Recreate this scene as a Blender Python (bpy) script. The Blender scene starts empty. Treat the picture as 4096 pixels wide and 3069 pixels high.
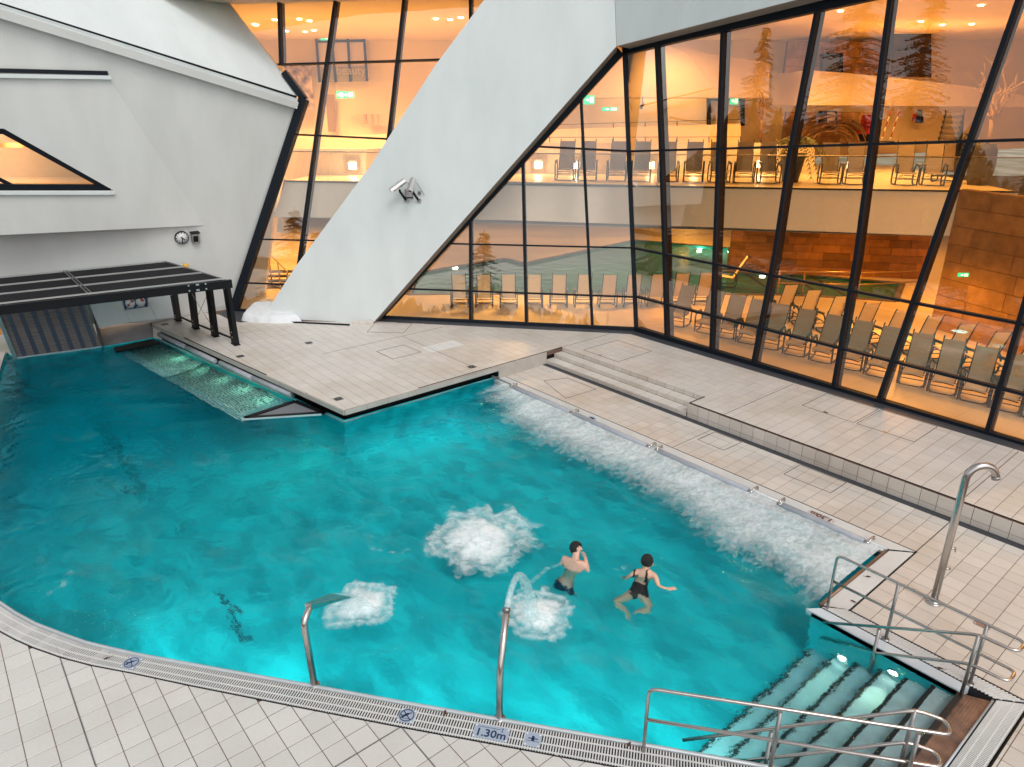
import bpy, bmesh, math, random
import numpy as np
from mathutils import Vector, Matrix, noise
random.seed(7)
rng = np.random.default_rng(7)
D = bpy.data
COL = bpy.context.scene.collection
scene = bpy.context.scene

# ------------------------------------------------------------------ camera
# X runs along the long pool edge, Y across the decks towards the glass, Z up; lower deck = 0
H = 7.0704
RM = np.array([[0.6412581527819591, 0.7673251768149089, -0.00023348798349661834],
               [0.27787409532160956, -0.23250462546801567, -0.9320555703847141],
               [-0.7152439923829257, 0.5976233530928544, -0.3623152759658179]])
CAM = np.array([0, 0, H])
FOC = 1.38085369
cd = D.cameras.new('camera'); cam = D.objects.new('camera', cd); COL.objects.link(cam)
cd.sensor_width = 36; cd.sensor_fit = 'HORIZONTAL'; cd.lens = FOC * 18
cd.clip_start = 0.1; cd.clip_end = 900
M = Matrix(((RM[0][0], -RM[1][0], -RM[2][0], 0), (RM[0][1], -RM[1][1], -RM[2][1], 0),
            (RM[0][2], -RM[1][2], -RM[2][2], H), (0, 0, 0, 1)))
cam.matrix_world = M
scene.camera = cam

# ------------------------------------------------------------------ world, sun, exposure
world = D.worlds.new('World'); scene.world = world; world.use_nodes = True
wn = world.node_tree.nodes; wl = world.node_tree.links
for n in list(wn): wn.remove(n)
SUN_EL, SUN_AZ = 52, 104
sky = wn.new('ShaderNodeTexSky'); sky.sky_type = 'NISHITA'; sky.sun_disc = False
sky.sun_elevation = math.radians(SUN_EL); sky.sun_rotation = math.radians(SUN_AZ)
sky.air_density = 1.0; sky.dust_density = 3.0; sky.ozone_density = 1.0; sky.altitude = 500
hs = wn.new('ShaderNodeHueSaturation'); hs.inputs['Saturation'].default_value = 0.12
bg = wn.new('ShaderNodeBackground'); bg.inputs['Strength'].default_value = 0.13
wo = wn.new('ShaderNodeOutputWorld')
wl.new(sky.outputs[0], hs.inputs['Color']); wl.new(hs.outputs[0], bg.inputs[0]); wl.new(bg.outputs[0], wo.inputs[0])
sl = D.lights.new('sun', 'SUN'); sl.energy = 0.62; sl.angle = math.radians(25); sl.color = (1, 0.97, 0.92)
so = D.objects.new('sun', sl); COL.objects.link(so)
sd = Vector((math.sin(math.radians(SUN_AZ)) * math.cos(math.radians(SUN_EL)), math.cos(math.radians(SUN_AZ)) * math.cos(math.radians(SUN_EL)), math.sin(math.radians(SUN_EL))))
so.rotation_euler = (-sd).to_track_quat('-Z', 'Y').to_euler()
scene.view_settings.view_transform = 'Standard'; scene.view_settings.look = 'None'
scene.view_settings.exposure = 0.42; scene.view_settings.gamma = 1
scene.view_settings.use_curve_mapping = False
cy = scene.cycles
cy.max_bounces = 12; cy.transparent_max_bounces = 24; cy.transmission_bounces = 10
cy.glossy_bounces = 4; cy.diffuse_bounces = 4; cy.sample_clamp_indirect = 6; cy.use_denoising = True
cy.caustics_refractive = True; cy.caustics_reflective = False; cy.blur_glossy = 0.6

# ------------------------------------------------------------------ survey helpers: sight lines -> real points
K = 1 / 0.54004
CROPS = {'a': (0, 0), 'b': (1366, 0), 'c': (2730, 0), 'd': (0, 1024), 'e': (1366, 1024), 'f': (2730, 1024),
         'g': (0, 2045), 'h': (1366, 2045), 'i': (2730, 2045)}
def crop(c, x, y):
    o = CROPS[c]; return ((o[0] + x / 1.618) / K, (o[1] + y / 1.618) / K)
def zc(ox, oy, s, x, y): return ((ox + x / s) / K, (oy + y / s) / K)
def ray(x, y):
    return RM.T @ np.array([(x * K - 2048) / 2048 / FOC, (y * K - 1534.5) / 2048 / FOC, 1.0])
def at(x, y, z=0.0):
    d = ray(x, y); t = (z - H) / d[2]; return Vector(CAM + t * d)
def hit(x, y, pl):
    p0, n = pl; d = ray(x, y); t = ((np.array(p0) - CAM) @ np.array(n)) / (d @ np.array(n)); return Vector(CAM + t * d)
def dist_at(x, y, dd):                                       # point on the sight line at horizontal distance dd
    d = ray(x, y); t = dd / math.hypot(d[0], d[1]); return Vector(CAM + t * d)

# ------------------------------------------------------------------ mesh helpers
class MB:
    def __init__(s): s.v = []; s.f = []; s.smooth = []
    def add(s, vs, fs, sm=False):
        o = len(s.v); s.v += [tuple(v) for v in vs]; s.f += [tuple(i + o for i in f) for f in fs]; s.smooth += [sm] * len(fs); return s
    def poly(s, pts): return s.add(pts, [tuple(range(len(pts)))])
    def box(s, c, size, ax=None):
        c = Vector(c); X, Y, Z = (Vector((1, 0, 0)), Vector((0, 1, 0)), Vector((0, 0, 1))) if ax is None else ax
        hx, hy, hz = size[0] / 2, size[1] / 2, size[2] / 2
        vs = [c + X * a * hx + Y * b * hy + Z * d * hz for d in (-1, 1) for b in (-1, 1) for a in (-1, 1)]
        return s.add(vs, [(0, 2, 3, 1), (4, 5, 7, 6), (0, 1, 5, 4), (2, 6, 7, 3), (0, 4, 6, 2), (1, 3, 7, 5)])
    def bar(s, a, b, w, h, up=(0, 0, 1)):
        a, b, up = Vector(a), Vector(b), Vector(up); X = (b - a); L = X.length
        if L < 1e-6: return s
        X /= L; Y = up.cross(X)
        if Y.length < 1e-4: Y = Vector((1, 0, 0)).cross(X)
        Y.normalize(); Z = X.cross(Y)
        return s.box((a + b) / 2, (L, w, h), (X, Y, Z))
    def prism(s, pts, off):
        n = len(pts); off = Vector(off); a = [Vector(p) for p in pts]; b = [p + off for p in a]
        fs = [tuple(range(n)), tuple(range(2 * n - 1, n - 1, -1))] + [(i, i + n, (i + 1) % n + n, (i + 1) % n) for i in range(n)]
        return s.add(a + b, fs)
    def tube(s, path, r, n=10, cap=True, closed=False):
        P = [Vector(p) for p in path]; m = len(P)
        R = r if isinstance(r, (list, tuple)) else [r] * m
        rings = []; up = None
        for i in range(m):
            if closed: t = (P[(i + 1) % m] - P[i - 1]).normalized()
            else: t = (P[min(i + 1, m - 1)] - P[max(i - 1, 0)]).normalized()
            if up is None:
                up = Vector((0, 0, 1)) if abs(t.z) < 0.9 else Vector((1, 0, 0))
            X = up.cross(t).normalized(); Y = t.cross(X); up = Y
            rings.append([P[i] + (X * math.cos(2 * math.pi * k / n) + Y * math.sin(2 * math.pi * k / n)) * R[i] for k in range(n)])
        vs = [v for rg in rings for v in rg]; fs = []
        for i in range(m if closed else m - 1):
            a, b = i * n, ((i + 1) % m) * n
            fs += [(a + k, a + (k + 1) % n, b + (k + 1) % n, b + k) for k in range(n)]
        o = len(s.v); s.v += [tuple(v) for v in vs]; s.f += [tuple(i + o for i in f) for f in fs]; s.smooth += [True] * len(fs)
        if cap and not closed:
            s.f += [tuple(o + k for k in range(n - 1, -1, -1)), tuple(o + (m - 1) * n + k for k in range(n))]; s.smooth += [False] * 2
        return s
    def lathe(s, prof, n=24, c=(0, 0, 0)):
        c = Vector(c); vs = [c + Vector((r * math.cos(2 * math.pi * k / n), r * math.sin(2 * math.pi * k / n), z)) for r, z in prof for k in range(n)]
        fs = [(i * n + k, i * n + (k + 1) % n, (i + 1) * n + (k + 1) % n, (i + 1) * n + k) for i in range(len(prof) - 1) for k in range(n)]
        return s.add(vs, fs, True)
    def mesh(s, name):
        me = D.meshes.new(name); me.from_pydata(s.v, [], s.f); me.update()
        me.polygons.foreach_set('use_smooth', s.smooth)
        return me
    def build(s, name, mat=None, parent=None, bevel=0):
        me = s.mesh(name)
        if mat: me.materials.append(mat)
        o = D.objects.new(name, me); COL.objects.link(o)
        if parent: o.parent = parent
        if bevel:
            b = o.modifiers.new('b', 'BEVEL'); b.width = bevel; b.segments = 2; b.limit_method = 'ANGLE'; b.angle_limit = 0.7
        return o
def rounded(pts, r, n=5, closed=False):
    P = [Vector(p) for p in pts]; out = []
    idx = range(len(P))
    for i in idx:
        if not closed and i in (0, len(P) - 1): out.append(P[i]); continue
        a, b, c = P[i - 1], P[i], P[(i + 1) % len(P)]
        u = (a - b); v = (c - b); rr = min(r, u.length * .49, v.length * .49); u.normalize(); v.normalize()
        p0, p1 = b + u * rr, b + v * rr
        for k in range(n + 1):
            t = k / n; out.append(p0 * (1 - t) ** 2 + b * 2 * t * (1 - t) + p1 * t * t)
    return out
def tag(o, label=None, cat=None, group=None, kind=None):
    if label: o['label'] = label
    if cat: o['category'] = cat
    if group: o['group'] = group
    if kind: o['kind'] = kind
    return o
def empty(name, loc=(0, 0, 0), rz=0, **k):
    o = D.objects.new(name, None); COL.objects.link(o); o.location = loc; o.rotation_euler = (0, 0, rz)
    o.empty_display_size = .1
    return tag(o, **k)
def copy_tree(o, parent=None):
    c = o.copy(); COL.objects.link(c)
    if parent: c.parent = parent
    for ch in list(o.children): copy_tree(ch, c)
    return c
def clip_poly(poly, a, b, c):                                # keep a*x+b*y<=c
    out = []
    for i in range(len(poly)):
        p, q = poly[i], poly[(i + 1) % len(poly)]
        dp, dq = a * p[0] + b * p[1] - c, a * q[0] + b * q[1] - c
        if dp <= 0: out.append(p)
        if (dp < 0 < dq) or (dq < 0 < dp):
            t = dp / (dp - dq); out.append((p[0] + t * (q[0] - p[0]), p[1] + t * (q[1] - p[1])))
    return out
def area(p): return 0.5 * sum(p[i][0] * p[(i + 1) % len(p)][1] - p[(i + 1) % len(p)][0] * p[i][1] for i in range(len(p)))
def inside(poly, X, Y):
    X = np.asarray(X); Y = np.asarray(Y); r = np.zeros(X.shape, bool); n = len(poly)
    for i in range(n):
        x1, y1 = poly[i]; x2, y2 = poly[(i + 1) % n]
        if y1 == y2: continue
        c = ((y1 > Y) != (y2 > Y)) & (X < (x2 - x1) * (Y - y1) / (y2 - y1) + x1); r ^= c
    return r
def fnoise(X, Y, scale, octs=4, seed=0):                     # value noise, numpy
    r = np.random.default_rng(seed); out = np.zeros(np.shape(X)); amp = 1; tot = 0
    for o in range(octs):
        G = r.random((256, 256)); x = np.asarray(X) / scale * 2 ** o + 37.3 * o; y = np.asarray(Y) / scale * 2 ** o + 11.7 * o
        xi = np.floor(x).astype(int); yi = np.floor(y).astype(int); fx = x - xi; fy = y - yi
        fx = fx * fx * (3 - 2 * fx); fy = fy * fy * (3 - 2 * fy)
        g = lambda a, b: G[a % 256, b % 256]
        out += amp * ((g(xi, yi) * (1 - fx) + g(xi + 1, yi) * fx) * (1 - fy) + (g(xi, yi + 1) * (1 - fx) + g(xi + 1, yi + 1) * fx) * fy)
        tot += amp; amp *= .5
    return out / tot

# ------------------------------------------------------------------ materials
def mat(name, color=(.5, .5, .5), rough=.5, metal=0, spec=.5, noise_amt=0, noise_scale=4, bump=0, bump_scale=30, col2=None, emit=None, estr=0, rand=0, detail=6, coat=0, stretch=None):
    m = D.materials.new(name); m.use_nodes = True; nt = m.node_tree; N = nt.nodes; L = nt.links
    b = N['Principled BSDF']; b.inputs['Base Color'].default_value = (*color, 1); b.inputs['Roughness'].default_value = rough
    b.inputs['Metallic'].default_value = metal; b.inputs['Specular IOR Level'].default_value = spec
    if coat: b.inputs['Coat Weight'].default_value = coat
    geo = N.new('ShaderNodeNewGeometry'); src = geo.outputs['Position']
    if stretch:
        mp = N.new('ShaderNodeMapping'); mp.inputs['Scale'].default_value = stretch; L.new(src, mp.inputs['Vector']); src = mp.outputs[0]
    cur = None
    if noise_amt or col2:
        no = N.new('ShaderNodeTexNoise'); no.inputs['Scale'].default_value = noise_scale; no.inputs['Detail'].default_value = detail
        L.new(src, no.inputs['Vector'])
        mx = N.new('ShaderNodeMix'); mx.data_type = 'RGBA'
        c2 = col2 if col2 else tuple(c * (1 - noise_amt) for c in color)
        mx.inputs['A'].default_value = (*color, 1); mx.inputs['B'].default_value = (*c2, 1)
        mr = N.new('ShaderNodeMapRange'); mr.inputs['From Min'].default_value = .35; mr.inputs['From Max'].default_value = .68
        L.new(no.outputs['Fac'], mr.inputs['Value']); L.new(mr.outputs[0], mx.inputs['Factor']); cur = mx.outputs['Result']
    if rand:
        oi = N.new('ShaderNodeObjectInfo'); mr = N.new('ShaderNodeMapRange'); mr.inputs['To Min'].default_value = 1 - rand; mr.inputs['To Max'].default_value = 1 + rand * .4
        L.new(oi.outputs['Random'], mr.inputs['Value'])
        mu = N.new('ShaderNodeMix'); mu.data_type = 'RGBA'; mu.blend_type = 'MULTIPLY'; mu.inputs['Factor'].default_value = 1
        if cur: L.new(cur, mu.inputs['A'])
        else: mu.inputs['A'].default_value = (*color, 1)
        L.new(mr.outputs[0], mu.inputs['B']); cur = mu.outputs['Result']
    if cur: L.new(cur, b.inputs['Base Color'])
    if bump:
        nb = N.new('ShaderNodeTexNoise'); nb.inputs['Scale'].default_value = bump_scale; nb.inputs['Detail'].default_value = 5; L.new(src, nb.inputs['Vector'])
        bp = N.new('ShaderNodeBump'); bp.inputs['Strength'].default_value = bump; bp.inputs['Distance'].default_value = .02
        L.new(nb.outputs['Fac'], bp.inputs['Height']); L.new(bp.outputs[0], b.inputs['Normal'])
    if emit: b.inputs['Emission Color'].default_value = (*emit, 1); b.inputs['Emission Strength'].default_value = estr
    return m
def tile_mat(name, base, stain, ou, ov, amt=.10):
    m = mat(name, base, .45, noise_amt=0); nt = m.node_tree; N = nt.nodes; L = nt.links; b = N['Principled BSDF']
    geo = N.new('ShaderNodeNewGeometry'); sep = N.new('ShaderNodeSeparateXYZ'); L.new(geo.outputs['Position'], sep.inputs[0])
    def cell(sock, off):
        a = N.new('ShaderNodeMath'); a.operation = 'SUBTRACT'; a.inputs[1].default_value = off; L.new(sock, a.inputs[0])
        d = N.new('ShaderNodeMath'); d.operation = 'DIVIDE'; d.inputs[1].default_value = .3; L.new(a.outputs[0], d.inputs[0])
        f = N.new('ShaderNodeMath'); f.operation = 'FLOOR'; L.new(d.outputs[0], f.inputs[0]); return f.outputs[0]
    cb = N.new('ShaderNodeCombineXYZ'); L.new(cell(sep.outputs[0], ou), cb.inputs[0]); L.new(cell(sep.outputs[1], ov), cb.inputs[1])
    wnz = N.new('ShaderNodeTexWhiteNoise'); wnz.noise_dimensions = '3D'; L.new(cb.outputs[0], wnz.inputs['Vector'])
    n1 = N.new('ShaderNodeTexNoise'); n1.inputs['Scale'].default_value = .55; n1.inputs['Detail'].default_value = 7; n1.inputs['Roughness'].default_value = .6; L.new(geo.outputs['Position'], n1.inputs['Vector'])
    mr = N.new('ShaderNodeMapRange'); mr.inputs['From Min'].default_value = .45; mr.inputs['From Max'].default_value = .75; mr.inputs['To Max'].default_value = 1.0; L.new(n1.outputs['Fac'], mr.inputs['Value'])
    mx = N.new('ShaderNodeMix'); mx.data_type = 'RGBA'; mx.inputs['A'].default_value = (*base, 1); mx.inputs['B'].default_value = (*stain, 1); L.new(mr.outputs[0], mx.inputs['Factor'])
    n2 = N.new('ShaderNodeTexNoise'); n2.inputs['Scale'].default_value = 22; n2.inputs['Detail'].default_value = 6; L.new(geo.outputs['Position'], n2.inputs['Vector'])
    a = N.new('ShaderNodeMath'); a.operation = 'MULTIPLY_ADD'; a.inputs[1].default_value = amt; a.inputs[2].default_value = 1 - amt; L.new(wnz.outputs['Value'], a.inputs[0])
    a2 = N.new('ShaderNodeMath'); a2.operation = 'MULTIPLY_ADD'; a2.inputs[1].default_value = .12; L.new(n2.outputs['Fac'], a2.inputs[0]); L.new(a.outputs[0], a2.inputs[2])
    mu = N.new('ShaderNodeMix'); mu.data_type = 'RGBA'; mu.blend_type = 'MULTIPLY'; mu.inputs['Factor'].default_value = 1
    L.new(mx.outputs['Result'], mu.inputs['A']); L.new(a2.outputs[0], mu.inputs['B']); L.new(mu.outputs['Result'], b.inputs['Base Color'])
    rr = N.new('ShaderNodeMapRange'); rr.inputs['To Min'].default_value = .3; rr.inputs['To Max'].default_value = .6; L.new(n1.outputs['Fac'], rr.inputs['Value']); L.new(rr.outputs[0], b.inputs['Roughness'])
    return m
TILE_F = tile_mat('tile_front', (.66, .645, .61), (.59, .565, .52), -10.108, -.738)
TILE_R = tile_mat('tile_lower', (.66, .605, .545), (.54, .45, .36), -3.42, 11.88, .13)
TILE_T = tile_mat('tile_terrace', (.66, .61, .56), (.56, .49, .41), -14.6, 14.16, .09)
GROUT = mat('grout', (.15, .09, .07), .9)
JOINT = mat('movement_joint', (.055, .04, .04), .7)
CONC = mat('precast_concrete', (.52, .48, .43), .75, noise_amt=.16, noise_scale=3, bump=.15)
PLASTER = mat('white_plaster', (.71, .755, .745), .85, noise_amt=.07, noise_scale=1.3, stretch=(1, 1, .35), bump=.25, bump_scale=45, detail=9)
PLASTER2 = mat('grey_plaster', (.76, .76, .73), .88, noise_amt=.08, noise_scale=1.3, stretch=(1, 1, .3), bump=.25, bump_scale=45, detail=9)
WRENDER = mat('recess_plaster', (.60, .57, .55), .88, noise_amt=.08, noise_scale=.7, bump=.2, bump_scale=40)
FRAME = mat('black_metal_frame', (.008, .012, .018), .5, spec=.18)
FRAMEIN = mat('inner_frame', (.022, .014, .018), .6, spec=.2)
BLACK = mat('black_steel', (.009, .009, .011), .5, spec=.2, noise_amt=.2)
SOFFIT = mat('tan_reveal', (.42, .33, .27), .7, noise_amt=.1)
STEEL = mat('brushed_steel', (.62, .58, .55), .24, metal=1, noise_amt=.12, noise_scale=9, stretch=(1, 1, .1))
STEELD = mat('dull_steel', (.42, .40, .39), .38, metal=1, noise_amt=.2, noise_scale=4)
BOLT = mat('bolt', (.75, .75, .75), .3, metal=1)
ALU = mat('aluminium_profile', (.62, .61, .60), .35, metal=.7)
GRATE = mat('white_grate_bar', (.72, .72, .70), .5, noise_amt=.08, noise_scale=2)
CHAN = mat('dark_channel', (.03, .028, .03), .8)
DRAIN = mat('grey_drain_grate', (.055, .058, .068), .55, noise_amt=.4, noise_scale=25)
LIP = mat('pool_lip', (.62, .66, .68), .3, metal=.35, noise_amt=.1)
RUBBER = mat('grey_roller', (.42, .44, .48), .5, noise_amt=.15, noise_scale=5)
WARMW = mat('interior_white_wall', (.78, .67, .53), .85, noise_amt=.04, noise_scale=1)
WARMF = mat('interior_floor', (.68, .56, .42), .4, noise_amt=.08, noise_scale=.8)
STONE = mat('sandstone_block', (.32, .14, .055), .9, noise_amt=.3, noise_scale=3, bump=.8, bump_scale=6, rand=.45)
STONEC = mat('rough_sandstone', (.42, .25, .12), .95, noise_amt=.3, noise_scale=2.5, bump=1, bump_scale=4, rand=.2)
CHAIRM = mat('dark_chair_metal', (.018, .016, .02), .38)
SLING = mat('grey_sling_fabric', (.46, .38, .29), .8, noise_amt=.15, noise_scale=40)
SLINGB = mat('lit_beige_sling', (.92, .78, .50), .8, noise_amt=.12, noise_scale=40)  # warm lamp glow on the fabric is put into this colour
LAMP = mat('lit_lamp', (1, .9, .75), .5, emit=(1, .83, .6), estr=14)
LAMPW = mat('lit_water_lamp', (1, 1, .95), .5, emit=(.85, 1, .85), estr=9)
LAMPH = mat('lamp_housing', (.25, .22, .2), .5)
GREENS = mat('green_sign', (.0, .35, .2), .5, emit=(.02, .7, .4), estr=1.1)
WHITEP = mat('white_print', (.85, .85, .85), .5)
WHITES = mat('white_sign_glow', (.8, .9, .85), .5, emit=(.8, 1, .9), estr=1.1)
NAVY = mat('navy_print', (.012, .03, .10), .5)
SIGNP = mat('pale_blue_plate', (.40, .47, .57), .4, noise_amt=.05)
REDP = mat('red_print', (.40, .04, .03), .5)
YELLOW = mat('yellow_lamp_lens', (.75, .38, .03), .4)
SNOW = mat('old_snow', (.82, .84, .86), .8, noise_amt=.07, noise_scale=6, bump=.6, bump_scale=12)
LEAFM = mat('dead_leaf', (.10, .03, .015), .8)
WOOD = mat('driftwood', (.30, .18, .09), .85, noise_amt=.3, noise_scale=6)
PALM = mat('palm_leaf', (.11, .13, .03), .7)
POT = mat('dark_pot', (.05, .045, .05), .6)
PAPER = mat('paper_notice', (.75, .70, .62), .7)
ART = mat('mottled_art', (.55, .42, .36), .8, col2=(.06, .04, .07), noise_scale=3, detail=12)
NEEDLE = mat('fir_needles', (.035, .05, .025), .9, noise_amt=.4, noise_scale=1)
BARK = mat('bark', (.07, .05, .035), .95, noise_amt=.3, noise_scale=3)
EARTH = mat('wintry_ground', (.22, .21, .15), .95, col2=(.5, .5, .5), noise_scale=.15)
FARW = mat('neighbour_render', (.55, .53, .5), .9)
MESH = mat('black_mesh', (.014, .014, .017), .7, spec=.15, noise_amt=.35, noise_scale=60)

def glass_mat(name, tint, base=.09, k=1.0):
    m = D.materials.new(name); m.use_nodes = True; nt = m.node_tree; N = nt.nodes; L = nt.links
    for n in list(N): N.remove(n)
    o = N.new('ShaderNodeOutputMaterial'); mx = N.new('ShaderNodeMixShader'); tr = N.new('ShaderNodeBsdfTransparent'); gl = N.new('ShaderNodeBsdfGlossy')
    tr.inputs[0].default_value = (*tint, 1); gl.inputs['Roughness'].default_value = .0; gl.inputs['Color'].default_value = (1, .98, .95, 1)
    fr = N.new('ShaderNodeFresnel'); fr.inputs['IOR'].default_value = 1.5
    a = N.new('ShaderNodeMath'); a.operation = 'MULTIPLY_ADD'; a.inputs[1].default_value = k; a.inputs[2].default_value = base; L.new(fr.outputs[0], a.inputs[0])
    geo = N.new('ShaderNodeNewGeometry'); nz = N.new('ShaderNodeTexNoise'); nz.inputs['Scale'].default_value = .6; nz.inputs['Detail'].default_value = 1; L.new(geo.outputs['Position'], nz.inputs['Vector'])
    bp = N.new('ShaderNodeBump'); bp.inputs['Strength'].default_value = .06; bp.inputs['Distance'].default_value = .05; L.new(nz.outputs[0], bp.inputs['Height']); L.new(bp.outputs[0], gl.inputs['Normal'])
    L.new(a.outputs[0], mx.inputs[0]); L.new(tr.outputs[0], mx.inputs[1]); L.new(gl.outputs[0], mx.inputs[2]); L.new(mx.outputs[0], o.inputs[0])
    return m
GLASS = glass_mat('facade_glass', (1, .88, .74), .13, 1.0)
GLASSB = glass_mat('amber_facade_glass', (1, .82, .60), .085, 1.0)
GLASSC = glass_mat('clear_glass', (.95, .97, .96), .04)

# ================================================================== SETTING
T = 0.36                                                       # terrace level
WZ = -0.06                                                     # water level
lip_front = [(-26.2, 1.32), (-23.4, .80), (-20, .1), (-17, -.45), (-14.4, -.70), (-13, -.62), (-12.4, -.5), (-11.88, -.33), (-11.44, -.18), (-10.97, .01), (-10.49, .26), (-10.05, .50), (-9.68, .75), (-9.27, 1.04), (-8.26, 1.81), (-7.24, 2.60), (-6.31, 3.31), (-5.23, 4.15), (-4.28, 4.89), (-3.0, 5.88), (-1.72, 6.87)]
out_front = [(-26.3, .95), (-23.5, .45), (-20, -.27), (-17, -.8), (-14.4, -1.06), (-13, -.98), (-12.3, -.85), (-11.7, -.64), (-11.1, -.41), (-10.75, -.26), (-10.4, -.09), (-9.94, .17), (-9.5, .46), (-8.99, .85), (-8.3, 1.35), (-7.11, 2.24), (-5.87, 3.18), (-4.98, 3.87), (-4.02, 4.61), (-2.7, 5.62), (-1.06, 6.88)]
pool = [(x, y) for x, y in lip_front] + [(-1.72, 9.04), (-3.77, 9.04), (-3.77, 11.57), (-14.62, 11.62), (-14.72, 11.6), (-14.74, 6.98), (-16.78, 6.65), (-24.6, 5.36), (-24.9, 5.24), (-24.9, 3.78), (-25.1, 3.73), (-25.65, 1.4)]

def sheet(name, pts, z, m, parent=None, thick=0):
    b = MB(); P = [Vector((x, y, z)) for x, y in pts]
    b.prism(P, (0, 0, -thick)) if thick else b.poly(P)
    o = b.build(name, m, parent)
    return o
def triangulate(o):
    bm = bmesh.new(); bm.from_mesh(o.data); bmesh.ops.recalc_face_normals(bm, faces=bm.faces); bmesh.ops.triangulate(bm, faces=[f for f in bm.faces if len(f.verts) > 4], ngon_method='EAR_CLIP'); bm.to_mesh(o.data); bm.free()

# ground sheet to the horizon with a hole-free drop: lies below everything
g = sheet('ground', [(-400, -400), (400, -400), (400, 400), (-400, 400)], -4.6, EARTH); tag(g, kind='structure')

# ---- tiles
def in_view(x, y, z, m=1.03):
    c = RM @ (np.array([x, y, z]) - CAM)
    if c[2] <= .3: return False
    u, v = FOC * c[0] / c[2], FOC * c[1] / c[2]
    return abs(u) < m and abs(v) < .7495 * m
tile_cache = {}
def tile_mesh(w, d, h, m, key):
    k = (w, d, h, key)
    if k not in tile_cache:
        b = MB(); e = .004
        x, y = w / 2, d / 2
        vs = [(-x, -y, -h), (x, -y, -h), (x, y, -h), (-x, y, -h), (-x, -y, -e), (x, -y, -e), (x, y, -e), (-x, y, -e), (-x + e, -y + e, 0), (x - e, -y + e, 0), (x - e, y - e, 0), (-x + e, y - e, 0)]
        fs = []
        for a in (0, 4): fs += [(a + i, a + (i + 1) % 4, a + 4 + (i + 1) % 4, a + 4 + i) for i in range(4)]
        fs.append((8, 9, 10, 11)); b.add(vs, fs)
        me = b.mesh('tile'); me.materials.append(m); tile_cache[k] = me
    return tile_cache[k]
def tile_field(parent, region, ou, ov, z, m, bbox, p=.3, gap=.0085, limit=300, key='t'):
    full, part = [], []
    x0, x1, y0, y1 = bbox
    for i in range(math.floor((x0 - ou) / p), math.ceil((x1 - ou) / p)):
        for j in range(math.floor((y0 - ov) / p), math.ceil((y1 - ov) / p)):
            a, b_, c, d = ou + i * p + gap / 2, ou + (i + 1) * p - gap / 2, ov + j * p + gap / 2, ov + (j + 1) * p - gap / 2
            if not in_view((a + b_) / 2, (c + d) / 2, z, 1.25): continue
            P = list(region)
            for A, B, C_ in ((-1, 0, -a), (1, 0, b_), (0, -1, -c), (0, 1, d)):
                P = clip_poly(P, A, B, C_)
                if len(P) < 3: break
            if len(P) < 3: continue
            ar = abs(area(P)); fa = (b_ - a) * (d - c)
            if ar > .985 * fa: full.append(((a + b_) / 2, (c + d) / 2))
            elif ar > .02 * fa: part.append(P)
    full.sort(key=lambda q: (not in_view(q[0], q[1], z), q[0] ** 2 + q[1] ** 2))
    me = tile_mesh(p - gap, p - gap, .008, m, key)
    for k, (x, y) in enumerate(full[:limit]):
        if not in_view(x, y, z): part.append([(x - .146, y - .146), (x + .146, y - .146), (x + .146, y + .146), (x - .146, y + .146)]); continue
        o = D.objects.new('tile', me); COL.objects.link(o); o.location = (x, y, z + random.uniform(-.0006, .0006)); o.parent = parent
        o.rotation_euler = (random.uniform(-.0015, .0015), random.uniform(-.0015, .0015), random.choice((0, math.pi)))
    b = MB()
    for x, y in full[limit:]:
        h = (p - gap) / 2; dz = random.uniform(-.0006, .0006)
        b.prism([(x - h, y - h, z + dz), (x + h, y - h, z + dz), (x + h, y + h, z + dz), (x - h, y + h, z + dz)], (0, 0, -.008))
    for P in part:
        b.prism([(q[0], q[1], z) for q in P], (0, 0, -.008))
    if b.v:
        o = b.build('tiles', m, parent); tag(o, kind='stuff'); triangulate(o)

front_reg = [(x, y) for x, y in out_front] + [(3, 6.88), (3, -4), (-26.3, -4)]
fd = sheet('pool_deck', front_reg, -.006, GROUT, thick=.5); triangulate(fd); tag(fd, kind='structure')
tile_field(fd, front_reg, -10.108, -.738, 0, TILE_F, (-13, 1, -3, 7.1), key='f')
low_reg = [(-14.6, 11.88), (-3.42, 11.88), (-3.42, 9.5), (-1.06, 9.5), (-1.06, 6.88), (4, 6.88), (4, 13.36), (-14.6, 13.36)]
ld = sheet('lower_deck', low_reg, -.006, GROUT, thick=.5); triangulate(ld); tag(ld, kind='structure')
tile_field(ld, low_reg, -3.42, 11.88, 0, TILE_R, (-14.6, 1, 6.9, 13.4), key='r')
ter_reg = [(-25.45, 5.36), (-25.18, 5.38), (-14.48, 6.87), (-14.52, 11.63), (-14.6, 14.16), (-9.45, 14.16), (-9.45, 13.56), (4, 13.56), (4, 16.76), (-14.15, 16.76), (-20.95, 11.0), (-21.06, 10.7), (-22.9, 8.6), (-25.45, 7.2)]
td = sheet('terrace_deck', [(-25.45, 5.36), (-25.18, 5.38), (-14.48, 6.87), (-14.52, 11.63), (-14.6, 14.16), (-9.45, 14.16), (-9.45, 13.56), (4, 13.56), (4, 17.4), (-14.2, 17.4), (-20.8, 12.0), (-25.6, 8.2)], T - .006, GROUT, thick=.118); triangulate(td); tag(td, kind='structure')
tile_field(td, ter_reg, -14.6, 14.16, T, TILE_T, (-25.5, 1, 5.3, 16.8), key='t')

def cover_lines(parent, name, segs, z, w=.012, m=JOINT, h=.004):
    b = MB()
    for (a, c) in segs: b.bar((a[0], a[1], z), (c[0], c[1], z), w, h)
    return b.build(name, m, parent)
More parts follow.
